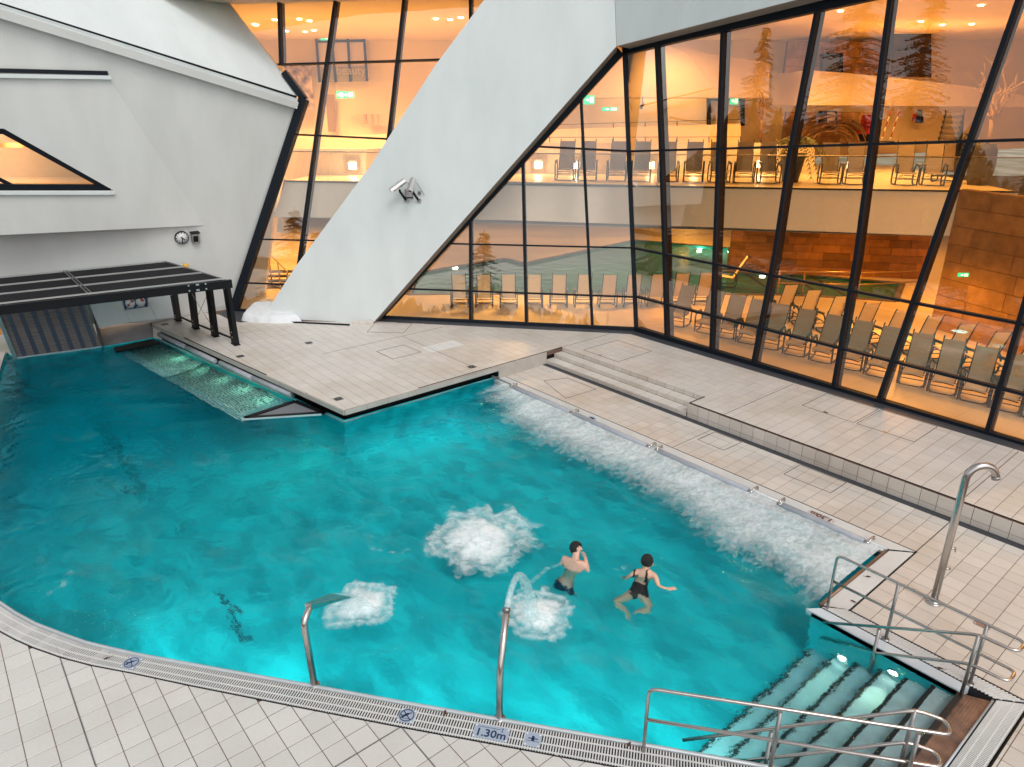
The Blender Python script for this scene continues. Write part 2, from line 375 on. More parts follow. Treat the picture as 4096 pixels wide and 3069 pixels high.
# movement joints (wider seams)
A3 = -.738 + .9
cover_lines(fd, 'movement_joint', [((-10.3, A3 + .003), (-6.0, A3 + .003))], .0015, .014, STEELD)
cover_lines(fd, 'movement_joint', [((-5.9, 3.16), (-3.0, 3.16)), ((-5.908, 3.13), (-5.908, .6))], .0015, .016, STEELD)
cover_lines(ld, 'movement_joint', [((-3.42, 11.88), (-3.42, 13.36))], .0015, .014)
cover_lines(ld, 'movement_joint', [((-8.62, 11.88), (-8.62, 13.36))], .0015, .01)
cover_lines(td, 'movement_joint', [((-18.65, 11.05), (-15.05, 11.05)), ((-18.65, 8.3), (-18.65, 12.6)), ((-3.4, 13.6), (-3.4, 16.7)), ((-8.5, 13.6), (-8.5, 16.7)), ((-14.6, 14.2), (-14.6, 16.3))], T + .0015, .012)
# black trim along exposed edges
cover_lines(td, 'edge_trim', [((-9.45, 13.565), (4, 13.565)), ((-9.45, 13.56), (-9.45, 14.16)), ((-14.53, 9.0), (-14.60, 14.16))], T + .006, .022, BLACK, .012)
cover_lines(td, 'edge_trim', [((-22.9, 5.70), (-18.0, 6.38))], T + .006, .03, BLACK, .012)
# access hatches set into the paving
def hatch(pts, label, z, lug=None):
    b = MB(); P = [Vector((x, y, z + .001)) for x, y in pts]
    for i in range(len(P)): b.bar(P[i], P[(i + 1) % len(P)], .011, .008)
    o = b.build('access_hatch', JOINT); tag(o, label, 'access hatch')
    if lug:
        lb = MB(); lb.box((lug[0], lug[1], z + .004), (.10, .07, .006)); lb.build('lifting_lug', STEELD, o)
    return o
hatch([(-13.99, 14.47), (-13.99, 15.95), (-12.62, 15.95), (-12.62, 14.47)], 'tiled access hatch with brown rim just above the left end of the steps', T, (-13.35, 14.50))
p = [crop('f', *q) for q in ((775, 968), (925, 888), (1255, 988), (1108, 1080))]
q4 = [at(*x, T) for x in p]; hatch([(q4[0].x, q4[0].y), (q4[0].x, 16.72), (q4[3].x, 16.72), (q4[3].x, q4[3].y)], 'tiled access hatch beside the glass wall, the left one of the adjoining pair', T, ((q4[0].x * .55 + q4[3].x * .45), q4[0].y + .03))
p = [crop('f', *q) for q in ((1128, 1085), (1500, 1205))]
q2 = [at(*x, T) for x in p]; hatch([(q2[0].x, q2[0].y), (q2[0].x, 16.72), (q2[1].x, 16.72), (q2[1].x, q2[0].y)], 'tiled access hatch beside the glass wall, the right one of the adjoining pair', T, ((q2[0].x + q2[1].x) / 2, q2[0].y + .03))
s_ = lambda x, y: at(*zc(1100, 1240, 2.212, x, y), T)
pts = [s_(*q) for q in ((900, 368), (1140, 310), (1293, 374), (1045, 436))]; hatch([(q.x, q.y) for q in pts], 'large diamond-shaped access hatch in the middle of the upper platform', T)
pts = [s_(*q) for q in ((815, 197), (890, 112), (1215, 120), (1138, 204))]; hatch([(q.x, q.y) for q in pts], 'narrow hatch in the paving at the foot of the leaning white pillar', T)
s2_ = lambda x, y: at(*zc(2200, 1300, 2.4765, x, y), 0)
pts = [s2_(*q) for q in ((-60, 555), (170, 525), (455, 637), (155, 728))]; hatch([(q.x, q.y) for q in pts], 'hatch in the lower deck left of the poolside rollers', 0)
for (a, b_, lab) in (((1465, 1137), (1915, 1155), 'long hatch in the lower deck below the blank low wall, left of two'), ):
    A_, B_ = s2_(*a), s2_(1720, 1243); C_ = s2_(*b_)
    hatch([(A_.x, A_.y), (s2_(1645, 1057).x, 13.3), (C_.x, 13.3), (B_.x, B_.y)], lab, 0)
s3_ = lambda x, y: at(*zc(3200, 1700, 2.4765, x, y), 0)
A_, B_ = s3_(-260, 545), s3_(303, 675)
hatch([(A_.x, B_.y), (A_.x, 13.3), (B_.x, 13.3), (B_.x, B_.y)], 'long hatch in the lower deck below the blank low wall, right of two', 0)

# ---- platform underside, recess and pool walls
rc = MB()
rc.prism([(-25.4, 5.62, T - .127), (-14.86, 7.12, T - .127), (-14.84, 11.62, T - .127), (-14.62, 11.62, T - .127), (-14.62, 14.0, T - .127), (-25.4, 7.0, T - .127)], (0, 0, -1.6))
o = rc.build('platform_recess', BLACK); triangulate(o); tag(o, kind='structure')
fc = MB()                                                     # precast facing slabs on the platform edge, one by one
facing = []
def face_slabs(a, b_, z0, z1, step, out, m=CONC, th=.03):
    a, b_ = Vector((*a, 0)), Vector((*b_, 0)); L = (b_ - a).length; n = max(1, round(L / step)); d = (b_ - a) / n; nrm = Vector((d.y, -d.x, 0)).normalized() * out
    for i in range(n):
        p0, p1 = a + d * i + d.normalized() * .003, a + d * (i + 1) - d.normalized() * .003
        b = MB(); b.prism([p0 + Vector((0, 0, z0)), p1 + Vector((0, 0, z0)), p1 + Vector((0, 0, z1)), p0 + Vector((0, 0, z1))], nrm * (th + random.uniform(0, .0015))); facing.append(b)
face_slabs((-25.18, 5.38), (-14.46, 6.865), T - .125, T - .004, .6, 1)
face_slabs((-14.46, 6.865), (-14.50, 11.63), T - .125, T - .004, .6, 1)
face_slabs((-14.52, 11.63), (-14.585, 13.5), .004, T - .004, .6, 1)
for b in facing: b.build('facing_slab', CONC, td)
# white waterline strip along the recess
wl_ = MB(); wl_.bar((-14.70, 6.96, WZ + .012), (-14.72, 11.6, WZ + .012), .03, .03); wl_.bar((-24.5, 5.35, WZ + .012), (-14.72, 6.95, WZ + .012), .03, .03)
wl_.build('waterline_strip', LIP, o)

# ---- pool basin
BASIN = mat('basin_lining', (.03, .94, .99), .5, col2=(.012, .55, .62), noise_scale=2.0, detail=12, stretch=(.6, 1.3, 1))  # darker mottling imitates streaks of ripple light on the floor
STEP = mat('basin_step', (.60, .80, .82), .45, noise_amt=.2, noise_scale=6)
bz = MB(); n = len(pool)
bot = -1.35
for i in range(n):
    a, b_ = pool[i], pool[(i + 1) % n]
    bz.add([(a[0], a[1], -.02), (b_[0], b_[1], -.02), (b_[0], b_[1], -4.5), (a[0], a[1], -4.5)], [(0, 1, 2, 3)])
def bz_at(u):
    t = max(0, min(1, (-10.5 - u) / 13)); return bot - 3.0 * t * t * (3 - 2 * t)  # floor drop shaped to darken the water towards the left
us = [0] + [-10.5 - .55 * i for i in range(24)] + [-27]
for u1, u0 in zip(us[:-1], us[1:]):
    bz.poly([(u0, -2, bz_at(u0)), (u1, -2, bz_at(u1)), (u1, 12, bz_at(u1)), (u0, 12, bz_at(u0))])
basin = bz.build('pool_basin', BASIN); triangulate(basin); tag(basin, kind='structure')
def diag_v(u): return 6.87 + (u + 1.72) * .7715
# darker floor channels seen through the water
gm = MB()
for (p0, p1) in (((205, 860), (315, 1060)), ((390, 1140), (480, 1300)), ((430, 1150), (545, 1400)), ((480, 1300), (530, 1400))):
    a, b_ = at(*p0, -.95), at(*p1, -.95); gm.bar((a.x, a.y, bz_at(a.x) + .01), (b_.x, b_.y, bz_at(b_.x) + .01), .07, .012)
gm.build('floor_channel', mat('floor_channel', (.03, .16, .2), .6), basin)
st = empty('pool_steps', kind='structure')
NOSE = mat('step_nosing', (.02, .018, .016), .6, noise_amt=.3, noise_scale=8)
MESHSTEP = mat('perforated_bronze_step', (.30, .19, .14), .45, metal=.5, col2=(.14, .09, .075), noise_scale=5)
b = MB(); b.prism([(-1.72, 9.04, -.025), (-1.41, 9.2, -.025), (-1.41, 7.13, -.025), (-1.72, 6.87, -.025)], (0, 0, -.5)); o = b.build('top_step', MESHSTEP, st)
nt = MESHSTEP.node_tree; ck = nt.nodes.new('ShaderNodeTexVoronoi'); ck.inputs['Scale'].default_value = 28; ck.inputs['Randomness'].default_value = 0
bp_ = nt.nodes.new('ShaderNodeBump'); bp_.inputs['Strength'].default_value = .6; bp_.inputs['Distance'].default_value = .01
gg = nt.nodes.new('ShaderNodeNewGeometry'); nt.links.new(gg.outputs['Position'], ck.inputs['Vector']); nt.links.new(ck.outputs[0], bp_.inputs['Height']); nt.links.new(bp_.outputs[0], nt.nodes['Principled BSDF'].inputs['Normal'])
b = MB(); b.bar((-1.715, 9.03, -.02), (-1.715, 6.9, -.02), .07, .025); b.build('nosing', NOSE, st)
for k in range(6):
    u1 = -1.72 - .33 * k; u0 = u1 - .33; z = -.16 - .19 * k
    b = MB(); b.prism([(u0, 9.035, z), (u1, 9.035, z), (u1, diag_v(u1) + .01, z), (u0, diag_v(u0) + .01, z)], (0, 0, bot + .01 - z)); b.build('step', STEP, st)
    b = MB(); b.bar((u0 + .03, 9.03, z + .004), (u0 + .03, diag_v(u0) + .05, z + .004), .055, .012); b.build('nosing', NOSE, st)

# ---- overflow gutter: lip, channel and grate bars
gut = empty('overflow_gutter', kind='structure')
def resample(P, Q, pitch):
    P = [Vector((*p, 0)) for p in P]; Q = [Vector((*q, 0)) for q in Q]; out = []
    for i in range(len(P) - 1):
        L = ((P[i + 1] - P[i]).length + (Q[i + 1] - Q[i]).length) / 2; m = max(1, int(L / pitch))
        for k in range(m): t = k / m; out.append((P[i].lerp(P[i + 1], t), Q[i].lerp(Q[i + 1], t)))
    return out
def nearest_on(poly, p):
    best = None; p = Vector((*p, 0))
    for i in range(len(poly) - 1):
        a, b_ = Vector((*poly[i], 0)), Vector((*poly[i + 1], 0)); t = max(0, min(1, (p - a).dot(b_ - a) / (b_ - a).length_squared)); q = a + (b_ - a) * t
        if best is None or (q - p).length < best[0]: best = ((q - p).length, (q.x, q.y))
    return best[1]
fi = lip_front[4:]
pairs = []
for i in range(len(fi) - 1):
    a, b_ = Vector(fi[i]), Vector(fi[i + 1]); m = max(1, int((b_ - a).length / .1))
    for k in range(m): pairs.append(tuple(a.lerp(b_, k / m)))
pairs.append(fi[-1]); pin = pairs; pout = [nearest_on(out_front, p) for p in pin]
def gutter(pin, pout, pitch=.028, w=.0155, ribs=(.3, .62, .9), lip=True, lipr=.028, lipm=None):
    b = MB()
    for (a, c) in resample(pin, pout, pitch):
        if not in_view(a.x, a.y, 0, 1.15): continue
        d = (c - a); aa = a + d * .10; cc = c - d * .04; b.bar((aa.x, aa.y, -.002), (cc.x, cc.y, -.002), w, .012)
    tag(b.build('grate_bars', GRATE, gut), kind='stuff')
    for t in ribs:
        r = MB(); P = [Vector((*p, -.001)).lerp(Vector((*q, -.001)), t) for p, q in zip(pin, pout)]
        for i in range(len(P) - 1): r.bar(P[i], P[i + 1], .016, .012)
        r.build('grate_rib', GRATE, gut)
    c = MB(); 
    for i in range(len(pin) - 1): c.add([(*pin[i], -.035), (*pin[i + 1], -.035), (*pout[i + 1], -.035), (*pout[i], -.035)], [(0, 1, 2, 3)])
    for P in (pin, pout):
        for i in range(len(P) - 1): c.add([(*P[i], -.002), (*P[i + 1], -.002), (*P[i + 1], -.4), (*P[i], -.4)], [(0, 1, 2, 3)])
    c.build('channel', CHAN, gut)
    if lip:
        l = MB(); l.tube([(*p, -.004) for p in pin], lipr, 8); l.build('lip', lipm or LIP, gut)
gutter(pin, pout)
gutter([(-14.58, 11.60), (-3.77, 11.57)], [(-14.58, 11.86), (-3.42, 11.86)], ribs=(.5, .95))
gutter([(-3.76, 11.5), (-3.77, 9.28)], [(-3.42, 11.8), (-3.42, 9.52)], ribs=(.3, .6, .9), pitch=.024, w=.017, lipm=mat('bronze_lip', (.32, .20, .13), .45, metal=.6, noise_amt=.3))
gutter([(-3.75, 9.23), (-1.41, 9.23)], [(-3.42, 9.5), (-1.08, 9.5)], ribs=(.25, .6), pitch=.045, w=.02, lip=False)
gutter([(-1.40, 9.2), (-1.40, 7.14)], [(-1.08, 9.46), (-1.08, 6.89)], ribs=(.3, .6, .9), lipr=.015)
b = MB(); b.prism([(-3.86, 9.04, .002), (-1.75, 9.04, .002), (-1.68, 9.225, .002), (-3.72, 9.225, .002)], (0, 0, -.12)); b.build('lip_slab', mat('white_lip_slab', (.62, .70, .76), .35), gut)
b = MB(); b.box((-9.15, 11.52, -.03), (10.7, .12, .05)); b.build('lip_slab', LIP, gut)
b = MB(); b.box((-14.68, 11.68, -.02), (.16, .2, .08)); b.build('lip_slab', LIP, gut)
cover_lines(gut, 'gutter_rim', [(out_front[i], out_front[i + 1]) for i in range(4, len(out_front) - 1)], -.002, .014, BLACK, .014)
cover_lines(gut, 'gutter_rim', [((-14.6, 11.87), (-3.42, 11.87)), ((-3.41, 11.88), (-3.41, 9.5)), ((-3.42, 9.51), (-1.06, 9.51)), ((-1.065, 9.5), (-1.065, 6.88))], -.002, .018, BLACK, .014)

# ---- drains at the foot of walls and glass
dr = empty('drainage_channel', kind='structure')
for pts in ([(-14.6, 13.33), (4, 13.33), (4, 13.5), (-14.6, 13.5)],):
    sheet('drain_grate', pts, .001, DRAIN, dr, thick=.3)
for pts in ([(-14.15, 16.76), (4, 16.76), (4, 17.14), (-14.3, 17.14)], [(-20.62, 11.28), (-14.15, 16.76), (-14.3, 17.14), (-20.8, 11.62)]):
    sheet('drain_grate', pts, T - .002, DRAIN, dr, thick=.05)
b = MB(); P = [at(x, y, T + .002) for x, y in ((470, 678), (503, 668), (640, 663), (640, 672), (560, 692), (520, 697), (500, 693))]
b.prism(P, (0, 0, -.01)); o = b.build('drain_grate', DRAIN, dr); triangulate(o)

# ---- low tiled retaining wall and the steps
lw = empty('retaining_wall'); tag(lw, 'low tiled retaining wall running right from the steps, with black coping line', 'wall')
b = MB(); b.box((-2.72, 13.53, T / 2 - .01), (13.44, .045, T + .01)); b.build('core', GROUT, lw)
def wall_tiles(parent, u0, u1, v, z0, z1, pitch=.3, gap=.010, m=TILE_R):
    me = None; n = round((u1 - u0) / pitch)
    b = MB(); w = (u1 - u0) / n - gap; h = z1 - z0 - gap
    x, y = w / 2, h / 2; b.prism([(-x, .008, -y), (x, .008, -y), (x, .008, y), (-x, .008, y)], (0, -.016, 0)); me = b.mesh('tile'); me.materials.append(m)
    for i in range(n):
        o = D.objects.new('tile', me); COL.objects.link(o); o.parent = parent; o.location = (u0 + (i + .5) * (u1 - u0) / n, v, (z0 + z1) / 2); o.rotation_euler = (random.uniform(-.004, .004), 0, random.uniform(-.003, .003))
wall_tiles(lw, -9.45, 2.55, 13.507, .115, T, m=TILE_R)
wall_tiles(lw, -9.45, 2.55, 13.507, 0, .115, m=TILE_R)
sp = empty('stone_steps', kind='structure')
for k, v0 in enumerate((13.5, 13.83, 14.16)):
    z1 = .12 * (k + 1)
    if k < 2:
        b = MB(); b.box((-12.03, v0 + .175, z1 - .09), (5.14, .33, .165)); b.build('step_core', GROUT, sp)
        me = tile_mesh(.288, .312, .008, TILE_T, 'tread')
        for i in range(17):
            o = D.objects.new('tile', me); COL.objects.link(o); o.parent = sp; o.location = (-14.44 + i * .3, v0 + .17, z1)
    else:
        b = MB(); b.box((-12.03, v0 + .02, z1 - .1), (5.14, .02, .18)); b.build('step_core', GROUT, sp)
    wall_tiles(sp, -14.58, -9.48, v0 + .004, z1 - .12 + .003, z1 - .002, m=TILE_R)
b = MB(); b.box((-9.455, 13.83, .18), (.02, .62, .35)); b.build('step_cheek', CONC, sp)

# ---- water
def make_water():
    s = .04; x0, x1, y0, y1 = -25.8, -1.5, -1.0, 11.8
    xs = np.arange(x0, x1, s); ys = np.arange(y0, y1, s); X, Y = np.meshgrid(xs, ys, indexing='ij')
    msk = inside(pool, X, Y)
    for _ in range(3):
        m2 = msk.copy(); m2[1:] |= msk[:-1]; m2[:-1] |= msk[1:]; m2[:, 1:] |= msk[:, :-1]; m2[:, :-1] |= msk[:, 1:]; msk = m2
    # wavelets run roughly across the pool
    A = math.radians(38); XR = X * math.cos(A) + Y * math.sin(A); YR = -X * math.sin(A) + Y * math.cos(A)
    wx = fnoise(X, Y, 1.2, 3, 5) * 1.2
    h = (fnoise(XR * .55 + wx, YR + wx, .55, 5, 1) - .5) * .085 + (fnoise(XR + wx * 1.5, YR * .6, .24, 3, 2) - .5) * .034
    h = h * (.75 + .5 * fnoise(X, Y, 3, 2, 9))
    for (cx, cy_, r0, amp) in ((-8.42, 6.29, .7, .03), (-8.15, 4.0, .4, .02), (-6.4, 5.95, .4, .02)):
        R = np.hypot(X - cx, Y - cy_); h += amp * np.cos((R - r0) * 9) * np.exp(-((R - r0) / .9) ** 2) * (R > r0 * .2)
    band = np.exp(-((Y - 10.0) / .55) ** 2) * ((X > -14) & (X < -3.7)); h += band * (fnoise(X * 1.3, Y * .8, .5, 4, 12) - .5) * .14
    h *= np.where(X < -14.8, .75, 1)
    calm = np.clip((X + 3.9) / .8, 0, 1); h *= 1 - .6 * calm
    idx = -np.ones(X.shape, int); idx[msk] = np.arange(msk.sum())
    V = np.stack([X[msk], Y[msk], WZ + h[msk]], 1)
    q = (idx[:-1, :-1] >= 0) & (idx[1:, :-1] >= 0) & (idx[1:, 1:] >= 0) & (idx[:-1, 1:] >= 0)
    F = np.stack([idx[:-1, :-1][q], idx[1:, :-1][q], idx[1:, 1:][q], idx[:-1, 1:][q]], 1)
    me = D.meshes.new('pool_water'); me.from_pydata(V.tolist(), [], F.tolist()); me.polygons.foreach_set('use_smooth', [True] * len(F)); me.update()
    m = D.materials.new('pool_water'); m.use_nodes = True; nt = m.node_tree; N = nt.nodes; L = nt.links
    for nn in list(N): N.remove(nn)
    out = N.new('ShaderNodeOutputMaterial'); gl = N.new('ShaderNodeBsdfRefraction'); gl.inputs['IOR'].default_value = 1.33; gl.inputs['Roughness'].default_value = 0.015; gs_ = N.new('ShaderNodeBsdfGlossy'); gs_.inputs['Color'].default_value = (.24, .60, .66, 1); gs_.inputs['Roughness'].default_value = .03; fw = N.new('ShaderNodeFresnel'); fw.inputs['IOR'].default_value = 1.33; mxw = N.new('ShaderNodeMixShader')
    geo = N.new('ShaderNodeNewGeometry'); nz = N.new('ShaderNodeTexNoise'); nz.inputs['Scale'].default_value = 7; nz.inputs['Detail'].default_value = 6; L.new(geo.outputs['Position'], nz.inputs['Vector'])
    bp = N.new('ShaderNodeBump'); bp.inputs['Strength'].default_value = .55; bp.inputs['Distance'].default_value = .035; L.new(nz.outputs[0], bp.inputs['Height']); L.new(bp.outputs[0], gl.inputs['Normal']); L.new(bp.outputs[0], gs_.inputs['Normal']); L.new(bp.outputs[0], fw.inputs['Normal'])
    L.new(fw.outputs[0], mxw.inputs[0]); L.new(gl.outputs[0], mxw.inputs[1]); L.new(gs_.outputs[0], mxw.inputs[2])
    ab = N.new('ShaderNodeVolumeAbsorption'); ab.inputs['Color'].default_value = (.0, .81, .87, 1); ab.inputs['Density'].default_value = .30
    sc_ = N.new('ShaderNodeVolumeScatter')
    L.new(mxw.outputs[0], out.inputs['Surface']); L.new(ab.outputs[0], out.inputs['Volume'])
    N.remove(sc_)
    me.materials.append(m); o = D.objects.new('pool_water', me); COL.objects.link(o); tag(o, kind='structure'); return o
water = make_water()
def uw_light(loc, e, r=.12, col=(.5, 1, .9), label=None, spot=None):
    if spot:
        l = D.lights.new('submerged_light', 'SPOT'); l.spot_size = math.radians(spot[1]); l.spot_blend = .6; l.shadow_soft_size = r
    else:
        l = D.lights.new('submerged_light', 'POINT'); l.shadow_soft_size = r
    l.energy = e; l.color = col; o = D.objects.new('submerged_glow', l); COL.objects.link(o); o.location = loc
    if spot: o.rotation_euler = Vector(spot[0]).to_track_quat('-Z', 'Y').to_euler()
# fill lights added below the front lip to brighten the basin, no lamps seen
for k, (x, y, dx, dy) in enumerate(((-9.9, .75, -.3, 1), (-8.0, 2.2, -.6, .8), (-6.3, 3.5, -.6, .8), (-4.8, 4.7, -.6, .8), (-3.4, 5.8, -.6, .8))):
    uw_light((x + dx * .15, y + dy * .15, -.5), 33, .3, (.55, 1, .95), spot=((dx, dy, -.18), 150))
def uw_lamp(loc, nrm, label):
    root = empty('underwater_lamp', loc); tag(root, label, 'lamp', 'underwater pool lamps'); b = MB(); b.lathe([(0, .012), (.055, .012), (.06, 0)], 16); l = b.build('lens', LAMPW, root)
    b = MB(); b.lathe([(.06, 0), (.06, .014), (.08, .014), (.085, -.01)], 16); h = b.build('rim', STEEL, root); root.rotation_euler = Vector(nrm).to_track_quat('Z', 'Y').to_euler(); return root
for (u, k, lab) in ((-2.52, 2, 'lit underwater lamp in the wall beside the middle pool steps'), (-3.2, 4, 'lit underwater lamp near the bottom of the pool steps')):
    z = -.16 - .19 * k
    uw_lamp((u, 9.03, z + .13), (0, -1, 0), lab)
    uw_light((u, 8.99, z + .12), 42, .03, (.9, 1, .72), spot=((0, -1, -.10), 42))
for loc in ((-15.4, 6.6, -.3), (-16.4, 6.45, -.2), (-17.6, 6.25, -.2), (-18.8, 6.1, -.2), (-20.0, 5.9, -.2), (-21.3, 5.7, -.2), (-22.6, 5.5, -.2)): uw_light(loc, 13, .25, (.42, 1, .68), spot=((-.1, -.75, -.5), 165))
uw_light((-14.4, 9.6, -.4), 22, .1, (.5, 1, .9), spot=((.6, 0, -1), 110)); uw_light((-15.6, 6.0, -.35), 16, .1, (.42, 1, .72), spot=((0, -.5, -1), 140)); uw_light((-14.3, 8.0, -.6), 20, .15, (.45, 1, .8), spot=((.5, 0, -1), 120))

# ================================================================== BUILDINGS
# curtain wall B stands nearly upright above y = 17.2, curtain wall A shares its left edge with it
ang = math.radians(-3)
b0 = at(2540 / K, 1321 / K, T)
PB = (b0, Vector((0, -math.cos(ang), -math.sin(ang))))
ctop = hit(2497 / K, 210 / K, PB)
aL = at(1551 / K, 1272 / K, T)
nA = (ctop - b0).cross(aL - b0).normalized()
if nA.dot(Vector(CAM) - b0) < 0: nA = -nA
PA = (b0, nA)
def offp(pl, d): return (pl[0] + Vector(pl[1]) * d, pl[1])

def facade(name, label, plane, outline, mull, trans, mw=.085, md=.16, fw=.11, glass=GLASS, edges=()):
    """curtain wall from sight-line polygons in source pixels: panes, mullions, transoms and edge frame"""
    root = empty(name); tag(root, label, 'glass wall')
    n = Vector(plane[1])
    cells = [list(outline)]
    lines = [(a, b_) for a, b_ in mull] + [(a, b_) for a, b_ in trans]
    for (a, b_) in lines:
        A_, B_ = -(b_[1] - a[1]), (b_[0] - a[0]); C_ = A_ * a[0] + B_ * a[1]
        nc = []
        for c in cells:
            for sgn in (1, -1):
                q = clip_poly(c, sgn * A_, sgn * B_, sgn * C_)
                if len(q) > 2 and abs(area(q)) > 150: nc.append(q)
        cells = nc
    for c in cells:
        b = MB(); P = [hit(x / K, y / K, plane) for x, y in c]
        b.poly(P)
        b.build('pane', glass, root)
    def frame(a, b_, nm, w, d, push=0):
        P, Q = hit(a[0] / K, a[1] / K, plane), hit(b_[0] / K, b_[1] / K, plane)
        b = MB(); b.bar(P + n * (.04 + push), Q + n * (.04 + push), w, .09, up=n); o = b.build(nm, FRAME, root)
        b = MB(); b.bar(P - n * (d / 2 + .01), Q - n * (d / 2 + .01), w * .75, d, up=n); b.build('inner_fin', FRAMEIN, root if nm != 'x' else o)
    def clipseg(a, b_):
        # clip a segment to the outline (long way in)
        out = []; N_ = 160
        X = np.array([a[0] + (b_[0] - a[0]) * t / N_ for t in range(N_ + 1)]); Y = np.array([a[1] + (b_[1] - a[1]) * t / N_ for t in range(N_ + 1)])
        m = inside(outline, X, Y); i = 0
        while i <= N_:
            if m[i]:
                j = i
                while j < N_ and m[j + 1]: j += 1
                if j > i: out.append(((X[i], Y[i]), (X[j], Y[j])))
                i = j + 1
            else: i += 1
        return out
    for k, (a, b_) in enumerate(mull):
        for sgm in clipseg(a, b_): frame(*sgm, 'mullion', mw, md + .12, .003)
    for a, b_ in trans:
        for sgm in clipseg(a, b_): frame(*sgm, 'transom', mw * .62, md * .5)
    for a, b_, w in edges: frame(a, b_, 'edge_frame', w, .2, .012)
    return root
outA = [(935, 1243), (1216, 395), (1138, 290), (898, -5), (795, -135), (2484, -135), (2499, 205), (2545, 1321), (1500, 1268)]
mullA = [((1108, -300), (1126, 262)), ((1388, -340), (1344, 0)), ((1344, 0), (1267, 538)), ((1267, 538), (1165, 1290)), ((1640, -200), (1558, 531)), ((1558, 531), (1500, 900)), ((1883, -300), (1883, 1400)), ((2082, 200), (2108, 1400)), ((2312, 150), (2374, 1400))]
transA = [((1000, 263), (1768, 240)), ((1000, 530), (1537, 556)), ((1537, 556), (2700, 615)), ((900, 954), (2700, 996)), ((850, 1127), (2700, 1194))]
facade('glass_wall', 'glass curtain wall leaning back behind the white pillar, shorter panes towards the left', PA, outA, mullA, transA,
       edges=[((2484, -135), (2545, 1321), .14), ((930, 1245), (2545, 1321), .20), ((935, 1243), (1216, 395), .28), ((1216, 395), (1138, 290), .2), ((1500, 1283), (2480, 205), .32)])
outB = [(2545, 1321), (2497, 205), (2732, 148), (3261, 31), (3700, -66), (4500, -240), (4500, 1912)]
mullB = [((2627, 100), (2648, 606)), ((2648, 606), (2661, 1024)), ((2661, 1024), (2671, 1420)), ((2900, 0), (2878, 593)), ((2878, 593), (2847, 1450)), ((3288, -40), (3166, 593)), ((3166, 593), (3101, 1024)), ((3101, 1024), (3005, 1510)), ((3564, 0), (3428, 1024)), ((3590, -200), (3564, 0)), ((3428, 1024), (3320, 1650)), ((4158, -230), (3500, 1650)), ((4480, -90), (3930, 1800))]
transB = [((2522, 606), (2730, 600)), ((2730, 600), (4600, 545)), ((2534, 992), (4600, 1395)), ((2534, 1183), (4600, 1703))]
facade('glass_wall', 'tall upright glass curtain wall on the right with leaning black mullions and orange rooms behind', PB, outB,
       mullB, transB, mw=.095, md=.16, glass=GLASSB, edges=[((2545, 1321), (4500, 1912), .26), ((2497, 205), (2732, 148), .22), ((2732, 148), (3261, 31), .22), ((3261, 31), (4500, -240), .22)])

# leaning white pillar and the band above wall B, both about 0.7 m proud of the glass
OFF = .7
PAo = offp(PA, OFF)
slab_px = [(2024, -135), (1935, 0), (1737, 266), (1480, 664), (1179, 1070), (1102, 1190), (1068, 1240), (1083, 1265), (1170, 1284), (1300, 1290), (1406, 1292), (1491, 1294), (2466, 186), (2454, -135)]
def plate(name, pxs, plane, depth, m, sidem=None, **k):
    P = [hit(x / K, y / K, plane) for x, y in pxs]; n = Vector(plane[1]); b = MB()
    nP = len(P); b.add(P + [p - n * depth for p in P], [tuple(range(nP))] + [(i, i + nP, (i + 1) % nP + nP, (i + 1) % nP) for i in range(nP)])
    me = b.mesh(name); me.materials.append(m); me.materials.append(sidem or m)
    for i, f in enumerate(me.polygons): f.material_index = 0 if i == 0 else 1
    o = D.objects.new(name, me); COL.objects.link(o); tag(o, **k); triangulate(o)
    bv = o.modifiers.new('b', 'BEVEL'); bv.width = .012; bv.segments = 2; bv.limit_method = 'ANGLE'; bv.angle_limit = .6
    return o
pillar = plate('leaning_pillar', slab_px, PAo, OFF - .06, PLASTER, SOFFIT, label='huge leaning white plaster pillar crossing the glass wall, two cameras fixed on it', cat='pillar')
c1, c2 = hit(2466 / K, 186 / K, PAo), hit(2454 / K, -135 / K, PAo)
nBo = (c2 - c1).cross(Vector((1, 0, .0))).normalized()
if nBo.y > 0: nBo = -nBo
PBo = (c1, nBo)
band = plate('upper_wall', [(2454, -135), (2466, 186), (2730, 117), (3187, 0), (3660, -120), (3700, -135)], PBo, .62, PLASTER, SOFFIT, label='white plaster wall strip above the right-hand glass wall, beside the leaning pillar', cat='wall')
b = MB()                                                      # tiled plinth at the pillar foot
for i in range(3):
    a, c = at(1410 / K + i * 15.5, 1294 / K, T + .005), at(1410 / K + (i + 1) * 15.5 - .6, 1294 / K, T + .005); b = MB(); b.bar(a + Vector((.01, -.02, .05)), c + Vector((.01, -.02, .05)), .05, .10); b.build('plinth_tile', TILE_T, pillar)
b = MB(); b.bar(at(590, 694, T + .02), at(755, 702, T + .02), .06, .05); b.build('base_strip', FRAME, pillar)

